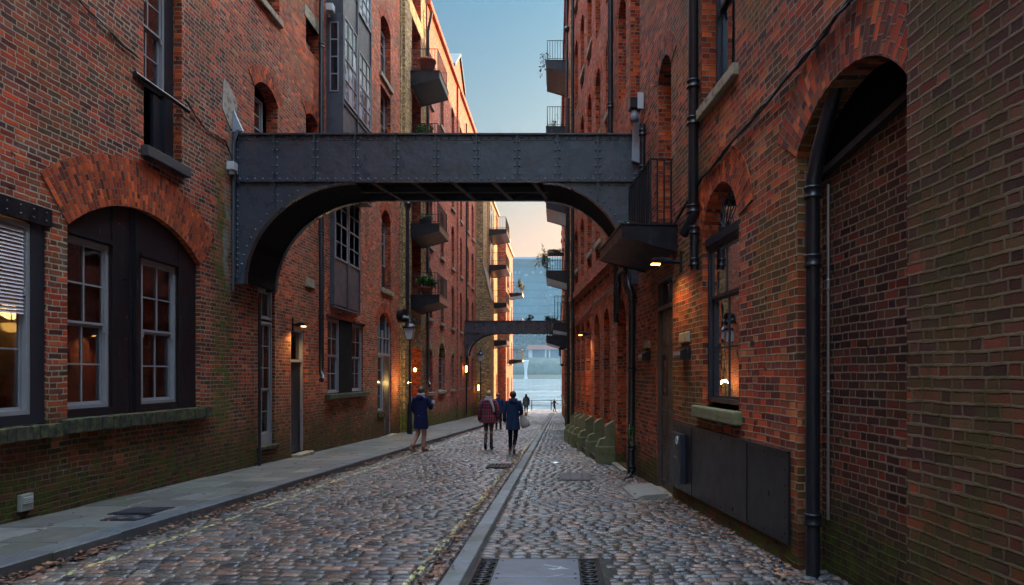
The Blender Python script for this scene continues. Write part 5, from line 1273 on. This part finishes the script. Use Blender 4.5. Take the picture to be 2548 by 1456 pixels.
def plant(name, label, base, pot, rad, n, cols, lsz, seed, pr=.2, ph=.28, stem=True, off=.0, hang=0., cat='potted plant'):
    g = thing(name, base, label, cat)
    x, y, z = base
    if pot == 'round':
        m = MB(); m.lathe((x, y, z), [(0, .0), (pr*.62, .0), (pr*.95, ph*.85), (pr*1.08, ph*.86), (pr*1.08, ph), (pr*.92, ph), (pr*.88, ph*.86), (0, ph*.85)], 18); m.build('pot', M['terra'], g)
        m = MB(); m.lathe((x, y, z+ph*.86), [(0, .01), (pr*.88, .0)], 12); m.build('soil', M['soil'], g)
    elif pot == 'tray':
        m = MB(); m.box(x-pr, x+pr, y-.1, y+.1, z, z+ph); m.build('tray', M['blk'], g, bevel=.01); m = MB(); m.box(x-pr+.02, x+pr-.02, y-.08, y+.08, z+ph, z+ph+.01); m.build('soil', M['soil'], g)
    if n:
        V, F, C = foliage((x, y, z+ph+off+rad[2]*.7), rad, n, cols, lsz, seed=seed, hang=hang)
        V = [v-Vector(base) for v in V]
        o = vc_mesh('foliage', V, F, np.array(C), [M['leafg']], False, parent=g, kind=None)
        m = MB(); rs = random.Random(seed)
        for k in range(6):
            a = rs.uniform(0, 6.28); m.tube([(x+.03*math.cos(a), y+.03*math.sin(a), z+ph*.8), (x+rad[0]*.3*math.cos(a), y+rad[1]*.3*math.sin(a), z+ph+off+rad[2]*.5), (x+rad[0]*.6*math.cos(a), y+rad[1]*.6*math.sin(a), z+ph+off+rad[2])], [.010, .008, .004], 5)
        m.build('stem', plain('stem', (.10, .09, .04), .8), g)
    return g
n = NT('green_leaf'); n.principled(n.n('VertexColor', layer_name='Col').outputs[0], .5, 0, None, Specular_IOR_Level=.35); M['leafg'] = n.mat
GR = [(.05, .17, .025), (.08, .24, .035), (.035, .10, .02), (.12, .28, .05)]; YG = [(.16, .20, .04), (.10, .14, .03), (.2, .2, .05)]; DK = [(.02, .05, .015), (.03, .07, .02), (.05, .09, .03)]
def fo(u, v, w): return FO(u, v, w)
g = plant('terracotta_pot', 'big empty terracotta pot on the topmost left balcony', fo(27.5, 14.42, .62), 'round', None, 0, GR, None, 1, pr=.36, ph=.60, cat='pot')
plant('potted_bush', 'tall green bush in a pot on the third left balcony', fo(27.42, 11.27, .5), 'round', (.42, .4, .62), 900, GR, (.05, .11), 2, pr=.22, ph=.3)
plant('planter_tray', 'low green plants in a black tray on the second left balcony', fo(27.3, 7.97, .6), 'tray', (.32, .16, .16), 420, GR, (.04, .09), 3, pr=.26, ph=.2)
plant('potted_plant', 'single lush green plant in a terracotta pot on the lowest left balcony', fo(27.36, 4.97, .6), 'round', (.46, .42, .30), 1100, GR, (.06, .13), 4, pr=.24, ph=.34, off=.02)
x, y, z = FT(7.4, 16.3, 1.0)
plant('trailing_weed', 'straggly dark weed hanging over the rail of the topmost right balcony', (x-.1, y-.3, 16.4), None, (.32, .2, .65), 110, DK, (.05, .12), 5, ph=.0, off=-.2, hang=.6, cat='plant')
plant('trailing_weed', 'straggly dark weed growing through the second highest right balcony', (x+.3, y-.4, 13.25), None, (.35, .2, .45), 90, DK, (.05, .1), 6, ph=.0, hang=.1, cat='plant')
plant('hanging_planter', 'green planter box on the rail of the right balcony above the far footbridge', (x+.42, y-.75, 7.15), 'tray', (.4, .15, .12), 300, YG, (.06, .11), 7, pr=.38, ph=.16)
plant('hanging_plant', 'yellow-green creeper hanging off the corner of the right balcony above the far footbridge', (x-.22, y-.6, 6.7), None, (.36, .25, .6), 420, YG, (.06, .13), 8, ph=0., hang=.5, cat='plant')
plant('rooftop_plant', 'small dark spiky plant standing on the far footbridge, right-hand one', (-.75, 42.4, 5.0), 'tray', (.45, .2, .2), 200, DK, (.1, .22), 9, pr=.35, ph=.1); plant('rooftop_plant', 'small dark spiky plant standing on the far footbridge, left-hand one', (-2.1, 42.4, 5.0), 'tray', (.35, .2, .25), 120, DK, (.1, .22), 10, pr=.2, ph=.1)
plant('balcony_plant', 'yellowing plant on the rail of the upper river-end left balcony', (-3.9, 61.8, 9.5), None, (.3, .3, .9), 300, YG, (.1, .2), 11, ph=.1, cat='plant')
plant('wall_weed', 'green weed growing from the edge of the right landing balcony', (1.02, 10.1, 3.84), None, (.10, .35, .12), 160, GR, (.03, .06), 12, ph=0., cat='plant')
plant('moss_tuft', 'bright green moss on the downpipe below the right balcony', (1.38, 12.55, .2), None, (.06, .06, .35), 260, [(.02, .22, .05), (.03, .16, .04)], (.02, .045), 13, ph=0., cat='plant')

# ================================================================= quay, river, far bank
m = MB(); m.box(-300, 300, 69.9, 70.4, -12, gz(70)+.02); m.build('quay_wall', M['stone'], kind='structure')
m = MB(); m.face([(-300, 66, gz(66)+.004), (300, 66, gz(66)+.004), (300, 69.9, gz(70)+.02), (-300, 69.9, gz(70)+.02)]) if 0 else None
g = thing('quay_railing', (-3, 69.5, gz(69.5)), 'black two-rail iron railing along the river edge at the end of the lane', 'railing')
for k in range(9):
    m = MB(); m.box(-9.5+2.1*k-.05, -9.5+2.1*k+.05, 69.4, 69.5, gz(69.5), gz(69.5)+1.12); m.build('post', M['rust'], g)
for z in (1.05, .55): m = MB(); m.tube([(-9.6, 69.45, gz(69.5)+z), (7.4, 69.45, gz(69.5)+z)], .03, 6); m.build('rail', M['blk'], g)
n = NT('river_water'); P = n.pos(); v = n.n('VectorMath', {0: P, 1: (.35, 1, 1)}, operation='MULTIPLY').outputs[0]
h = n.m('ADD', n.noise(v, .5, 4, .65), n.m('MULTIPLY', n.noise(v, .07, 4, .6), 4))
wc_ = n.mix(n.mapr(n.noise(v, .11, 5, .7), .42, .6), (.02, .045, .055), (.12, .165, .17))
M['water'] = n.principled(wc_, .22, 0, n.bump(h, 1.2, 1.), Specular_IOR_Level=.6)
m = MB(); m.face([(-700, 70.3, -3.6), (700, 70.3, -3.6), (700, 802, -3.6), (-700, 802, -3.6)]); m.build('river_water', M['water'], kind='structure')
# far bank terrain
n = NT('far_bank'); P = n.pos(); c = n.mix(n.mapr(n.noise(P, .09, 6, .7), .42, .58), (.012, .022, .014), (.05, .06, .04)); M['bank'] = n.principled(c, .9)
m = MB(); rows = []; xs = list(range(-700, 701, 50)); rs = random.Random(3)
for y, z in ((800, -6), (802, 3), (806, 14), (830, 22), (900, 27), (1100, 48), (1240, 60)):
    rows.append([(x, y, z+(rs.uniform(-.12, .12)*z if y > 850 else 0)) for x in xs])
m.grid(rows); m.build('far_bank_terrain', M['bank'], kind='structure')
m = MB(); m.box(-500, 300, 798.5, 801, -5, 1.2); m.build('embankment_wall', M['stone'], kind='structure')
g = thing('tower_block', (-35, 980, 20), 'huge pale blue glass office block across the river, hazy', 'building'); M['tower'] = None
n = NT('tower_glass'); uv = n.n('UVMap', uv_map='UVMap').outputs[0]; s_ = n.n('SeparateXYZ', {0: uv}); U_, V_ = s_.outputs[0], s_.outputs[1]
fl = n.m('FRACT', n.m('DIVIDE', V_, 12.)); band = n.m('GREATER_THAN', fl, .80)
cell = n.n('CombineXYZ', {0: n.m('FLOOR', n.m('DIVIDE', U_, 3.)), 1: n.m('FLOOR', n.m('DIVIDE', V_, 4.))}).outputs[0]; wv_ = n.n('TexWhiteNoise', {'Vector': cell}).outputs[0]
c = n.mix(wv_, (.03, .085, .12), (.055, .125, .165)); c = n.mix(band, c, (.02, .06, .09)); c = n.mix(n.m('MULTIPLY', n.m('GREATER_THAN', wv_, .95), n.mapr(V_, 120, 170, .1, .7)), c, (.45, .50, .50))
M['tower'] = n.principled(c, .4)
m = MB()
for x0, x1, zt_, y0 in ((-86, -20, 172, 985), (-20, 30, 176, 975), (30, 75, 165, 990)):
    m.box(x0, x1, y0, y0+40, 10, zt_)
m.build('glass_facade', M['tower'], g)
m = MB(); m.box(-90, 34, 970, 1030, 176.1, 179); m.build('roof_edge', M['lead'], g)
g = thing('pavilion', (-27, 860, 24), 'low riverside pavilion with white columns and a red tiled roof across the river', 'building')
m = MB(); m.box(-45, 10, 861, 872, 20, 34); m.build('wall', plain('blue_grey_render', (.12, .15, .20), .8), g)
for x in (-44, -22, -20, 4): m = MB(); m.box(x, x+5, 859, 861, 20, 35); m.build('column', M['white'], g)
m = MB(); m.prism([(-50, 35), (14, 35), (8, 41), (-44, 41)], -874, -857, lambda a, b, c: (a, -c, b)); m.build('roof', plain('red_tiles', (.42, .12, .08), .8), g)
g = thing('pylon', (-45, 796, -4), 'white tapering river pylon standing before the far embankment', 'pylon'); m = MB(); m.lathe((-44, 794, -4), [(2.6, 0), (1.7, 4), (1.9, 12), (3.6, 22), (3.6, 23), (0, 23)], 10); m.build('shaft', M['white'], g)
# far bank trees
def tree(x, y, z, h, seed, label):
    rs = random.Random(seed); g = thing('bank_tree', (x, y, z), label, 'tree', 'trees on the far bank')
    V, F, C = foliage((0, 0, h*.58), (h*.42, h*.42, h*.42), 420, [(.012, .025, .012), (.02, .03, .014), (.045, .028, .015), (.008, .018, .01)], (h*.05, h*.11), seed=seed)
    vc_mesh('crown', V, F, np.array(C), [M['leafg']], False, parent=g, kind=None)
    m = MB(); m.tube([(x, y, z-1), (x+.3, y, z+h*.35), (x, y, z+h*.6)], [h*.03, h*.02, h*.01], 6)
    for k in range(4): a = rs.uniform(0, 6.28); m.tube([(x, y, z+h*.3), (x+h*.2*math.cos(a), y+h*.2*math.sin(a), z+h*.6)], [h*.012, h*.004], 5)
    m.build('trunk', M['oldwood'], g)
    return g
rs = random.Random(11); protos = []
for i in range(46):
    back = i % 2; x = -100+i*3.5+rs.uniform(-3, 3); y = 905 if back else 845+rs.uniform(-8, 5)
    if not back and -50 < x < 14: y = 880
    h = rs.uniform(17, 26)+(14 if back else 0); z = (27 if y > 890 else 24)+(4 if back else 0)
    if i < 4: t = tree(x, y, z, h, 50+i, 'hazy autumn tree on the far river bank'); protos.append((t, h))
    else:
        p, ph = protos[i % 4]; t = copy_tree(p); t.location = (x, y, z); k = h/ph; t.scale = (k, k, k); t.rotation_euler = (0, 0, rs.uniform(0, 6))
        t['label'] = 'hazy autumn tree on the far river bank'
# haze
n = NT('haze_air'); pv = n.n('VolumePrincipled', {'Color': (.22, .46, .72, 1), 'Density': .00024, 'Anisotropy': .2}); n.t.links.new(pv.outputs[0], n.out.inputs[1]); M['haze'] = n.mat
m = MB(); m.box(-720, 720, -70, 1250, -14, 190); hz = m.build('haze', M['haze'], kind='stuff')
# ================================================================= people
def skinmesh(name, verts, edges, rad, mat, parent, sub=2):
    me = bpy.data.meshes.new(name); me.from_pydata(verts, edges, []); me.materials.append(mat)
    o = bpy.data.objects.new(name, me); COL.objects.link(o); o.parent = parent
    md = o.modifiers.new('skin', 'SKIN'); md.use_smooth_shade = True
    for i, v in enumerate(me.skin_vertices[0].data):
        r = rad[i]; v.radius = r if isinstance(r, tuple) else (r, r)
    me.skin_vertices[0].data[0].use_root = True
    s = o.modifiers.new('sub', 'SUBSURF'); s.levels = s.render_levels = sub
    return o
SKIN = plain('skin', (.50, .27, .19), .55, 0, 0, 10, .08)
def build_person(label, x, y, z, h, yaw, coat, hem, legm, shoe, hair, long_hair, scarf=None, hood=False, pose=None, trouser_r=1., bootz=.0, sole=None, wide=1.):
    """walker seen from behind; local axes: x right, y forward, z up. pose: dict of joint overrides"""
    g = thing('person', (x, y, z), label, 'person'); g.rotation_euler = (0, 0, yaw)
    k = h/1.75
    J = dict(pel=(0, 0, .94), sp=(0, .0, 1.14), ch=(0, .01, 1.34), nk=(0, .015, 1.49), hd=(0, .03, 1.60), tp=(0, .02, 1.70),
             hl=(-.085, 0, .90), kl=(-.095, .06, .50), al=(-.09, -.10, .10), tl=(-.10, .05, .045),
             hr=(.085, 0, .90), kr=(.09, .10, .50), ar=(.085, .16, .085), tr=(.095, .32, .035),
             sl=(-.175, 0, 1.41), el=(-.245, -.05, 1.14), wl=(-.25, .04, .90), sr=(.175, 0, 1.41), er=(.245, .03, 1.14), wr=(.25, .10, .90))
    J.update(pose or {})
    J = {a: Vector(b)*k for a, b in J.items()}
    V = []; E = []; Rr = []
    ix = {}
    def add(n_, r, par=None):
        ix[n_] = len(V); V.append(tuple(J[n_])); Rr.append(tuple(q*k for q in r) if isinstance(r, tuple) else r*k)
        if par: E.append((ix[par], ix[n_]))
    add('pel', (.125, .10)); add('sp', (.11, .085), 'pel'); add('ch', (.13, .095), 'sp'); add('nk', .050, 'ch')
    J['jaw'] = J['nk']*.45+J['hd']*.55; add('jaw', (.058, .065), 'nk'); add('hd', (.076, .092), 'jaw'); add('tp', (.058, .07), 'hd')
    J['nose'] = J['hd']+Vector((0, .108, -.012))*k; add('nose', .013, 'hd')
    for s in ('l', 'r'):
        sg = -1 if s == 'l' else 1
        J['ear'+s] = J['hd']+Vector((sg*.084, 0, -.01))*k; add('ear'+s, (.012, .02), 'hd')
        add('h'+s, .085, 'pel'); add('k'+s, .052, 'h'+s); add('a'+s, .036, 'k'+s); add('t'+s, (.036, .024), 'a'+s)
        add('s'+s, .052, 'ch'); add('e'+s, .038, 's'+s); add('w'+s, .025, 'e'+s)
        d = (J['w'+s]-J['e'+s]).normalized(); sd_ = Vector((0, 1, 0)) if abs(d.y) < .8 else Vector((1, 0, 0))
        J['p'+s] = J['w'+s]+d*.055*k; add('p'+s, (.034, .017), 'w'+s)
        for f in range(4):
            off = sd_*(.030-.018*f)*k; ln = (.060, .068, .064, .050)[f]*k; bend = Vector((-sg*.016*k, 0, 0))
            J['f%s%d' % (s, f)] = J['p'+s]+off+d*.038*k; add('f%s%d' % (s, f), .0095, 'p'+s)
            J['g%s%d' % (s, f)] = J['f%s%d' % (s, f)]+d*ln*.6+bend; add('g%s%d' % (s, f), .0085, 'f%s%d' % (s, f))
        J['u'+s] = J['w'+s]+d*.035*k+sd_*.040*k; add('u'+s, .011, 'w'+s); J['v'+s] = J['u'+s]+d*.035*k+sd_*.012*k; add('v'+s, .0095, 'u'+s)
    skinmesh('body', V, E, Rr, SKIN, g, 1)
    o0 = Vector((x, y, z)); rot = Matrix.Rotation(yaw, 3, 'Z')
    class LM(MB):
        def build(s, name, mat, parent=g, **kw):
            s.v = [tuple(Vector(p)+o0) for p in s.v]
            return MB.build(s, name, mat, parent, **kw)
    rs = random.Random(int(x*100))
    # coat: torso loft + sleeves
    m = LM(); rows = []; n_ = 28
    prof = [(hem, .205*wide, .15*wide), (hem+.02, .207*wide, .152*wide), ((hem+.95)/2, .20*wide, .15*wide), (.95, .185*wide, .142*wide), (1.10, .172, .128), (1.25, .185, .128), (1.36, .195, .125), (1.42, .185, .11), (1.46, .13, .09), (1.50, .075, .072), (1.53, .07, .068)]
    for j, (zz, rx, ry) in enumerate(prof):
        ring_ = []
        lean = J['ch'].xy*((zz-.94)/.4) if zz > .94 else Vector((0, 0))
        for q in range(n_):
            a = 2*math.pi*q/n_; fold = 1+(.035*math.sin(a*5+j*.4)+.02*math.sin(a*9+1))*max(0, (1.2-zz))*1.6
            ring_.append((lean.x*.0+rx*k*math.cos(a)*fold, lean.y+ry*k*math.sin(a)*fold, zz*k))
        rows.append(ring_)
    m.grid(rows, True); m.face(rows[0])
    for s in ('l', 'r'):
        A, Bq, C_ = J['s'+s], J['e'+s], J['w'+s]
        A2 = A+Vector((0, 0, .01))*k; sg = -1 if s == 'l' else 1
        pth = [A+Vector((-sg*.04, 0, .0))*k, A2, A*.5+Bq*.5+Vector((sg*.008, 0, 0)), Bq+(A-Bq)*.08, Bq+(C_-Bq)*.12, Bq*.4+C_*.6, C_+(C_-Bq)*.06, C_+(C_-Bq)*.07]
        m.tube(pth, [.062*k, .072*k, .064*k, .058*k, .057*k, .052*k, .050*k, .03*k], 12)
    m.build('coat', coat)
    if hood:
        m = LM(); m.ball((0, -.075*k, 1.44*k), .115*k, .07*k, .085*k, 16, 8); m.tube([(.10*k*math.sin(t), (.02-.085*math.cos(t))*k, (1.49-.02*math.cos(t))*k) for t in [-2.2+.44*q for q in range(11)]], .034*k, 8); m.build('hood', coat)
    if scarf:
        m = LM()
        for q, (rr, zz) in enumerate(((.088, 1.50), (.100, 1.465), (.085, 1.535))): m.tube([(rr*k*math.cos(t), .01*k+rr*k*.9*math.sin(t), (zz+.012*math.sin(3*t+q))*k) for t in [2*math.pi*w_/14 for w_ in range(15)]], .034*k, 8, False)
        if long_hair != 'bob': m.tube([(.05*k, -.10*k, 1.46*k), (.10*k, -.14*k, 1.36*k), (.15*k, -.12*k, 1.22*k), (.155*k, -.12*k, 1.12*k)], [.04*k, .035*k, .03*k, .03*k], 8)
        m.build('scarf', scarf)
    # trousers / tights
    m = LM()
    for s in ('l', 'r'):
        A, Bq, C_ = J['h'+s], J['k'+s], J['a'+s]; tr = trouser_r
        m.tube([A+Vector((0, 0, .06))*k, A, A*.5+Bq*.5+Vector((0, -.006, 0)), Bq, Bq*.55+C_*.45+Vector((0, -.014, 0))*k, C_+(Bq-C_)*.12, C_+(Bq-C_)*.05], [.092*k, .095*k, .078*k*tr**.3, .058*k*tr, .055*k*tr, .045*k*tr, .043*k*tr], 12)
    m.tube([(0, 0, .84*k), (0, 0, .98*k)], [.12*k, .14*k], 12)
    m.build('trousers' if trouser_r > .9 else 'tights', legm)
    for s in ('l', 'r'):
        m = LM(); C_, T_ = J['a'+s], J['t'+s]; Bq = J['k'+s]; f = (T_-C_); f.normalize(); up = (Bq-C_).normalized()
        top = C_+(Bq-C_)*(.16+bootz)
        m.tube([top, C_+up*.04*k, C_-f*.02*k-up*.01*k, C_-f*.03*k-up*.045*k], [.052*k, .047*k, .046*k, .040*k], 12)
        foot = [C_-f*.075*k-up*.05*k, C_-f*.055*k-up*.045*k, C_+f*.03*k-up*.035*k, C_+(T_-C_)*.62, T_+f*.02*k, T_+f*.075*k, T_+f*.085*k]
        m.tube(foot, [.012*k, .036*k, .043*k, .042*k, .044*k, .026*k, .006*k], 12)
        b = m.build('boot', shoe)
        if sole:
            m = LM(); dn = Vector((0, 0, -1)); nn = f.cross(Vector((1, 0, 0))); nn = -nn if nn.z > 0 else nn
            m.tube([p+nn*.030*k for p in foot[1:-1]], [.030*k, .038*k, .034*k, .038*k, .020*k], 10); m.build('sole', sole, b)
    # hair
    m = LM(); c = J['hd']+Vector((0, -.012, .035))*k
    def hf(p):
        if p.y > .35 and p.z < .35: p = Vector((p.x*.8, p.y*.45, p.z*.7))
        return p*(1+.04*math.sin(p.x*9+p.z*5))
    m.ball(tuple(c), .093*k, .108*k, .105*k, 18, 10, fn=hf)
    if long_hair:
        L = {'bob': .15, 'long': .30}[long_hair]
        rows = []
        for q in range(7):
            t = q/6; rows.append([(c.x+math.sin(a)*(.092-.012*t)*k, c.y+(-math.cos(a)*(.085)-.02*t*(1-t)*2)*k+.0, c.z-L*k*t+.02*k+.01*k*math.sin(a*7)) for a in [-1.9+.38*w_ for w_ in range(11)]]+[(c.x+math.sin(a)*(.075-.012*t)*k, c.y-math.cos(a)*.06*k, c.z-L*k*t+.02*k) for a in [1.9-.38*w_ for w_ in range(11)]])
        m.grid(rows, True); m.face(rows[-1])
    m.build('hair', hair)
    return g, J, k, rot
def cloth(name, col, var=.15, bs=80): return plain(name, col, .9, 0, .002, bs, var, spec=.1)
NAVY = cloth('navy_wool', (.018, .022, .075)); NAVY2 = cloth('blue_wool', (.025, .045, .11)); BEIGE = cloth('beige_cotton', (.42, .26, .19)); LEATH = plain('brown_leather', (.17, .045, .022), .45)
n = NT('plaid_wool'); tc = n.n('TexCoord').outputs['Object']; s_ = n.n('SeparateXYZ', {0: tc})
def band(src, sc_, wd, of=0.): return n.m('LESS_THAN', n.m('ABSOLUTE', n.m('SUBTRACT', n.m('FRACT', n.m('ADD', n.m('MULTIPLY', src, sc_), of)), .5)), wd)
hb = n.m('MAXIMUM', band(s_.outputs[2], 5.5, .17), 0); vb = band(s_.outputs[0], 7.5, .17, .5); th = n.m('MAXIMUM', band(s_.outputs[2], 5.5, .03, .5), band(s_.outputs[0], 7.5, .04))
c = n.mix(n.m('MULTIPLY', n.m('ADD', hb, vb), .5), (.012, .014, .04), (.36, .035, .05)); c = n.mix(n.m('MULTIPLY', th, .6), c, (.40, .16, .14)); M['plaid'] = n.principled(c, .9)
HB = plain('brown_hair', (.10, .05, .028), .5, 0, .002, 60, .3); HBL = plain('blonde_hair', (.36, .20, .09), .5, 0, .002, 60, .25); HD = plain('dark_hair', (.025, .018, .016), .5, 0, .002, 60, .2)
SC1 = cloth('pink_beige_scarf', (.55, .42, .38)); SOLE = plain('pale_rubber', (.40, .30, .24), .7)
yy = 18.2
g, J, k, rot = build_person('woman in navy coat, beige trousers and brown boots by the left kerb', -3.98, yy, gz(yy), 1.86, R(-12), NAVY, .62, BEIGE, LEATH, HB, 'bob', scarf=SC1, hood=True, trouser_r=1.12, sole=SOLE, wide=.98,
    pose=dict(kl=(-.10, .05, .50), al=(-.16, -.20, .17), tl=(-.17, -.06, .05), kr=(.06, .08, .50), ar=(.06, .04, .085), tr=(.08, .20, .035), er=(.25, .08, 1.16), wr=(.20, .28, 1.24), el=(-.23, .02, 1.14), wl=(-.20, .16, .95)))
tip = g.location+rot@(J['wr']+Vector((-.0, .09, .03))*k)
c_ = thing('paper_cup', tip, 'white paper cup held by the woman in the navy coat', 'cup'); m = MB(); m.lathe(tip, [(0, -.03), (.028, -.03), (.038, .07), (0, .07)], 14); m.build('cup', M['white'], c_); m = MB(); m.lathe(tip, [(.041, .065), (.041, .08), (.034, .09), (0, .09)], 14); m.build('lid', M['white'], c_)
yy = 19.0
build_person('woman in red and navy plaid jacket, pale scarf, tights and black boots', -2.15, yy, gz(yy), 1.76, R(2), M['plaid'], .80, plain('sheer_tights', (.085, .05, .045), .6), plain('black_boots', (.012, .012, .018), .5), HBL, 'long', scarf=cloth('pale_scarf', (.48, .45, .47)), trouser_r=.80, bootz=.42, wide=1.16,
    pose=dict(kl=(-.075, .03, .50), al=(-.085, -.13, .20), tl=(-.09, -.03, .07), kr=(.07, .06, .50), ar=(.075, .05, .085), tr=(.085, .19, .04), el=(-.28, -.02, 1.12), wl=(-.27, .05, .88), er=(.28, -.03, 1.12), wr=(.27, .06, .90)))
yy = 17.75
g, J, k, rot = build_person('man in blue hooded coat and dark trousers with a canvas bag on his arm', -1.34, yy, gz(yy), 1.74, R(3), NAVY2, .66, cloth('dark_trousers', (.010, .010, .022)), LEATH, HD, None, hood=True, trouser_r=1.0, sole=SOLE, wide=.95,
    pose=dict(kl=(-.07, .05, .50), al=(-.075, .10, .10), tl=(-.08, .26, .04), kr=(.075, .02, .50), ar=(.03, -.15, .19), tr=(.035, -.06, .05), er=(.25, .02, 1.13), wr=(.20, .20, 1.06), el=(-.235, -.02, 1.12), wl=(-.225, .06, .90)))
bx_ = g.location+rot@Vector((.25*k, .06*k, 0))
t = thing('tote_bag', bx_+Vector((0, 0, .62)), 'cream canvas tote bag hanging from the forearm of the man in blue', 'bag'); b0 = bx_+Vector((.06, .02, 0))
m = MB(); rows = []
for q, (zz, rx, ry, dx) in enumerate(((.70, .04, .03, .03), (.71, .10, .06, .03), (.78, .135, .075, .03), (.90, .13, .065, .01), (1.0, .10, .045, -.01), (1.05, .07, .03, -.03))):
    rows.append([(b0.x+dx+rx*math.cos(a)*(1+.06*math.sin(a*5+q)), b0.y+ry*math.sin(a), b0.z+zz+.02*math.cos(a)*(1 if q < 3 else -1)) for a in [2*math.pi*w_/18 for w_ in range(18)]])
m.grid(rows, True); m.face(rows[0]); m.build('bag', cloth('cream_canvas', (.52, .46, .40)), t)
for s in (-.035, .035): m = MB(); m.tube([(b0.x-.03+s, b0.y, b0.z+1.04), (b0.x-.06, b0.y+s*.3, b0.z+1.14), (b0.x-.10, b0.y, b0.z+1.17), (b0.x-.09+s, b0.y+.03, b0.z+1.04)], .008, 6); m.build('strap', cloth('canvas_strap', (.45, .40, .34)), t)
yy = 30
build_person('person in dark blue jacket half hidden behind the plaid woman', -2.94, yy, gz(yy), 1.72, 0, NAVY2, .78, cloth('dark_jeans', (.012, .014, .03)), plain('dark_shoes', (.02, .015, .015), .6), HB, None)
yy = 50
build_person('person in grey coat, dark scarf and blue jeans near the river', -2.74, yy, gz(yy), 1.74, R(15), cloth('grey_wool', (.13, .135, .12)), .80, cloth('blue_jeans', (.025, .05, .11)), plain('dark_shoes2', (.03, .02, .02), .6), HB, None, scarf=cloth('dark_scarf', (.03, .025, .03)), wide=1.1)
yy = 62
build_person('small dark figure of a child walking by the river railing', -.68, yy, gz(yy), 1.28, R(-60), cloth('dark_coat', (.015, .02, .035)), .72, cloth('dark_trousers2', (.012, .016, .035)), plain('dark_shoes3', (.02, .02, .02), .6), HD, None, pose=dict(er=(.3, .15, 1.18), wr=(.32, .38, 1.08), el=(-.3, -.12, 1.15), wl=(-.34, -.28, 1.0)))
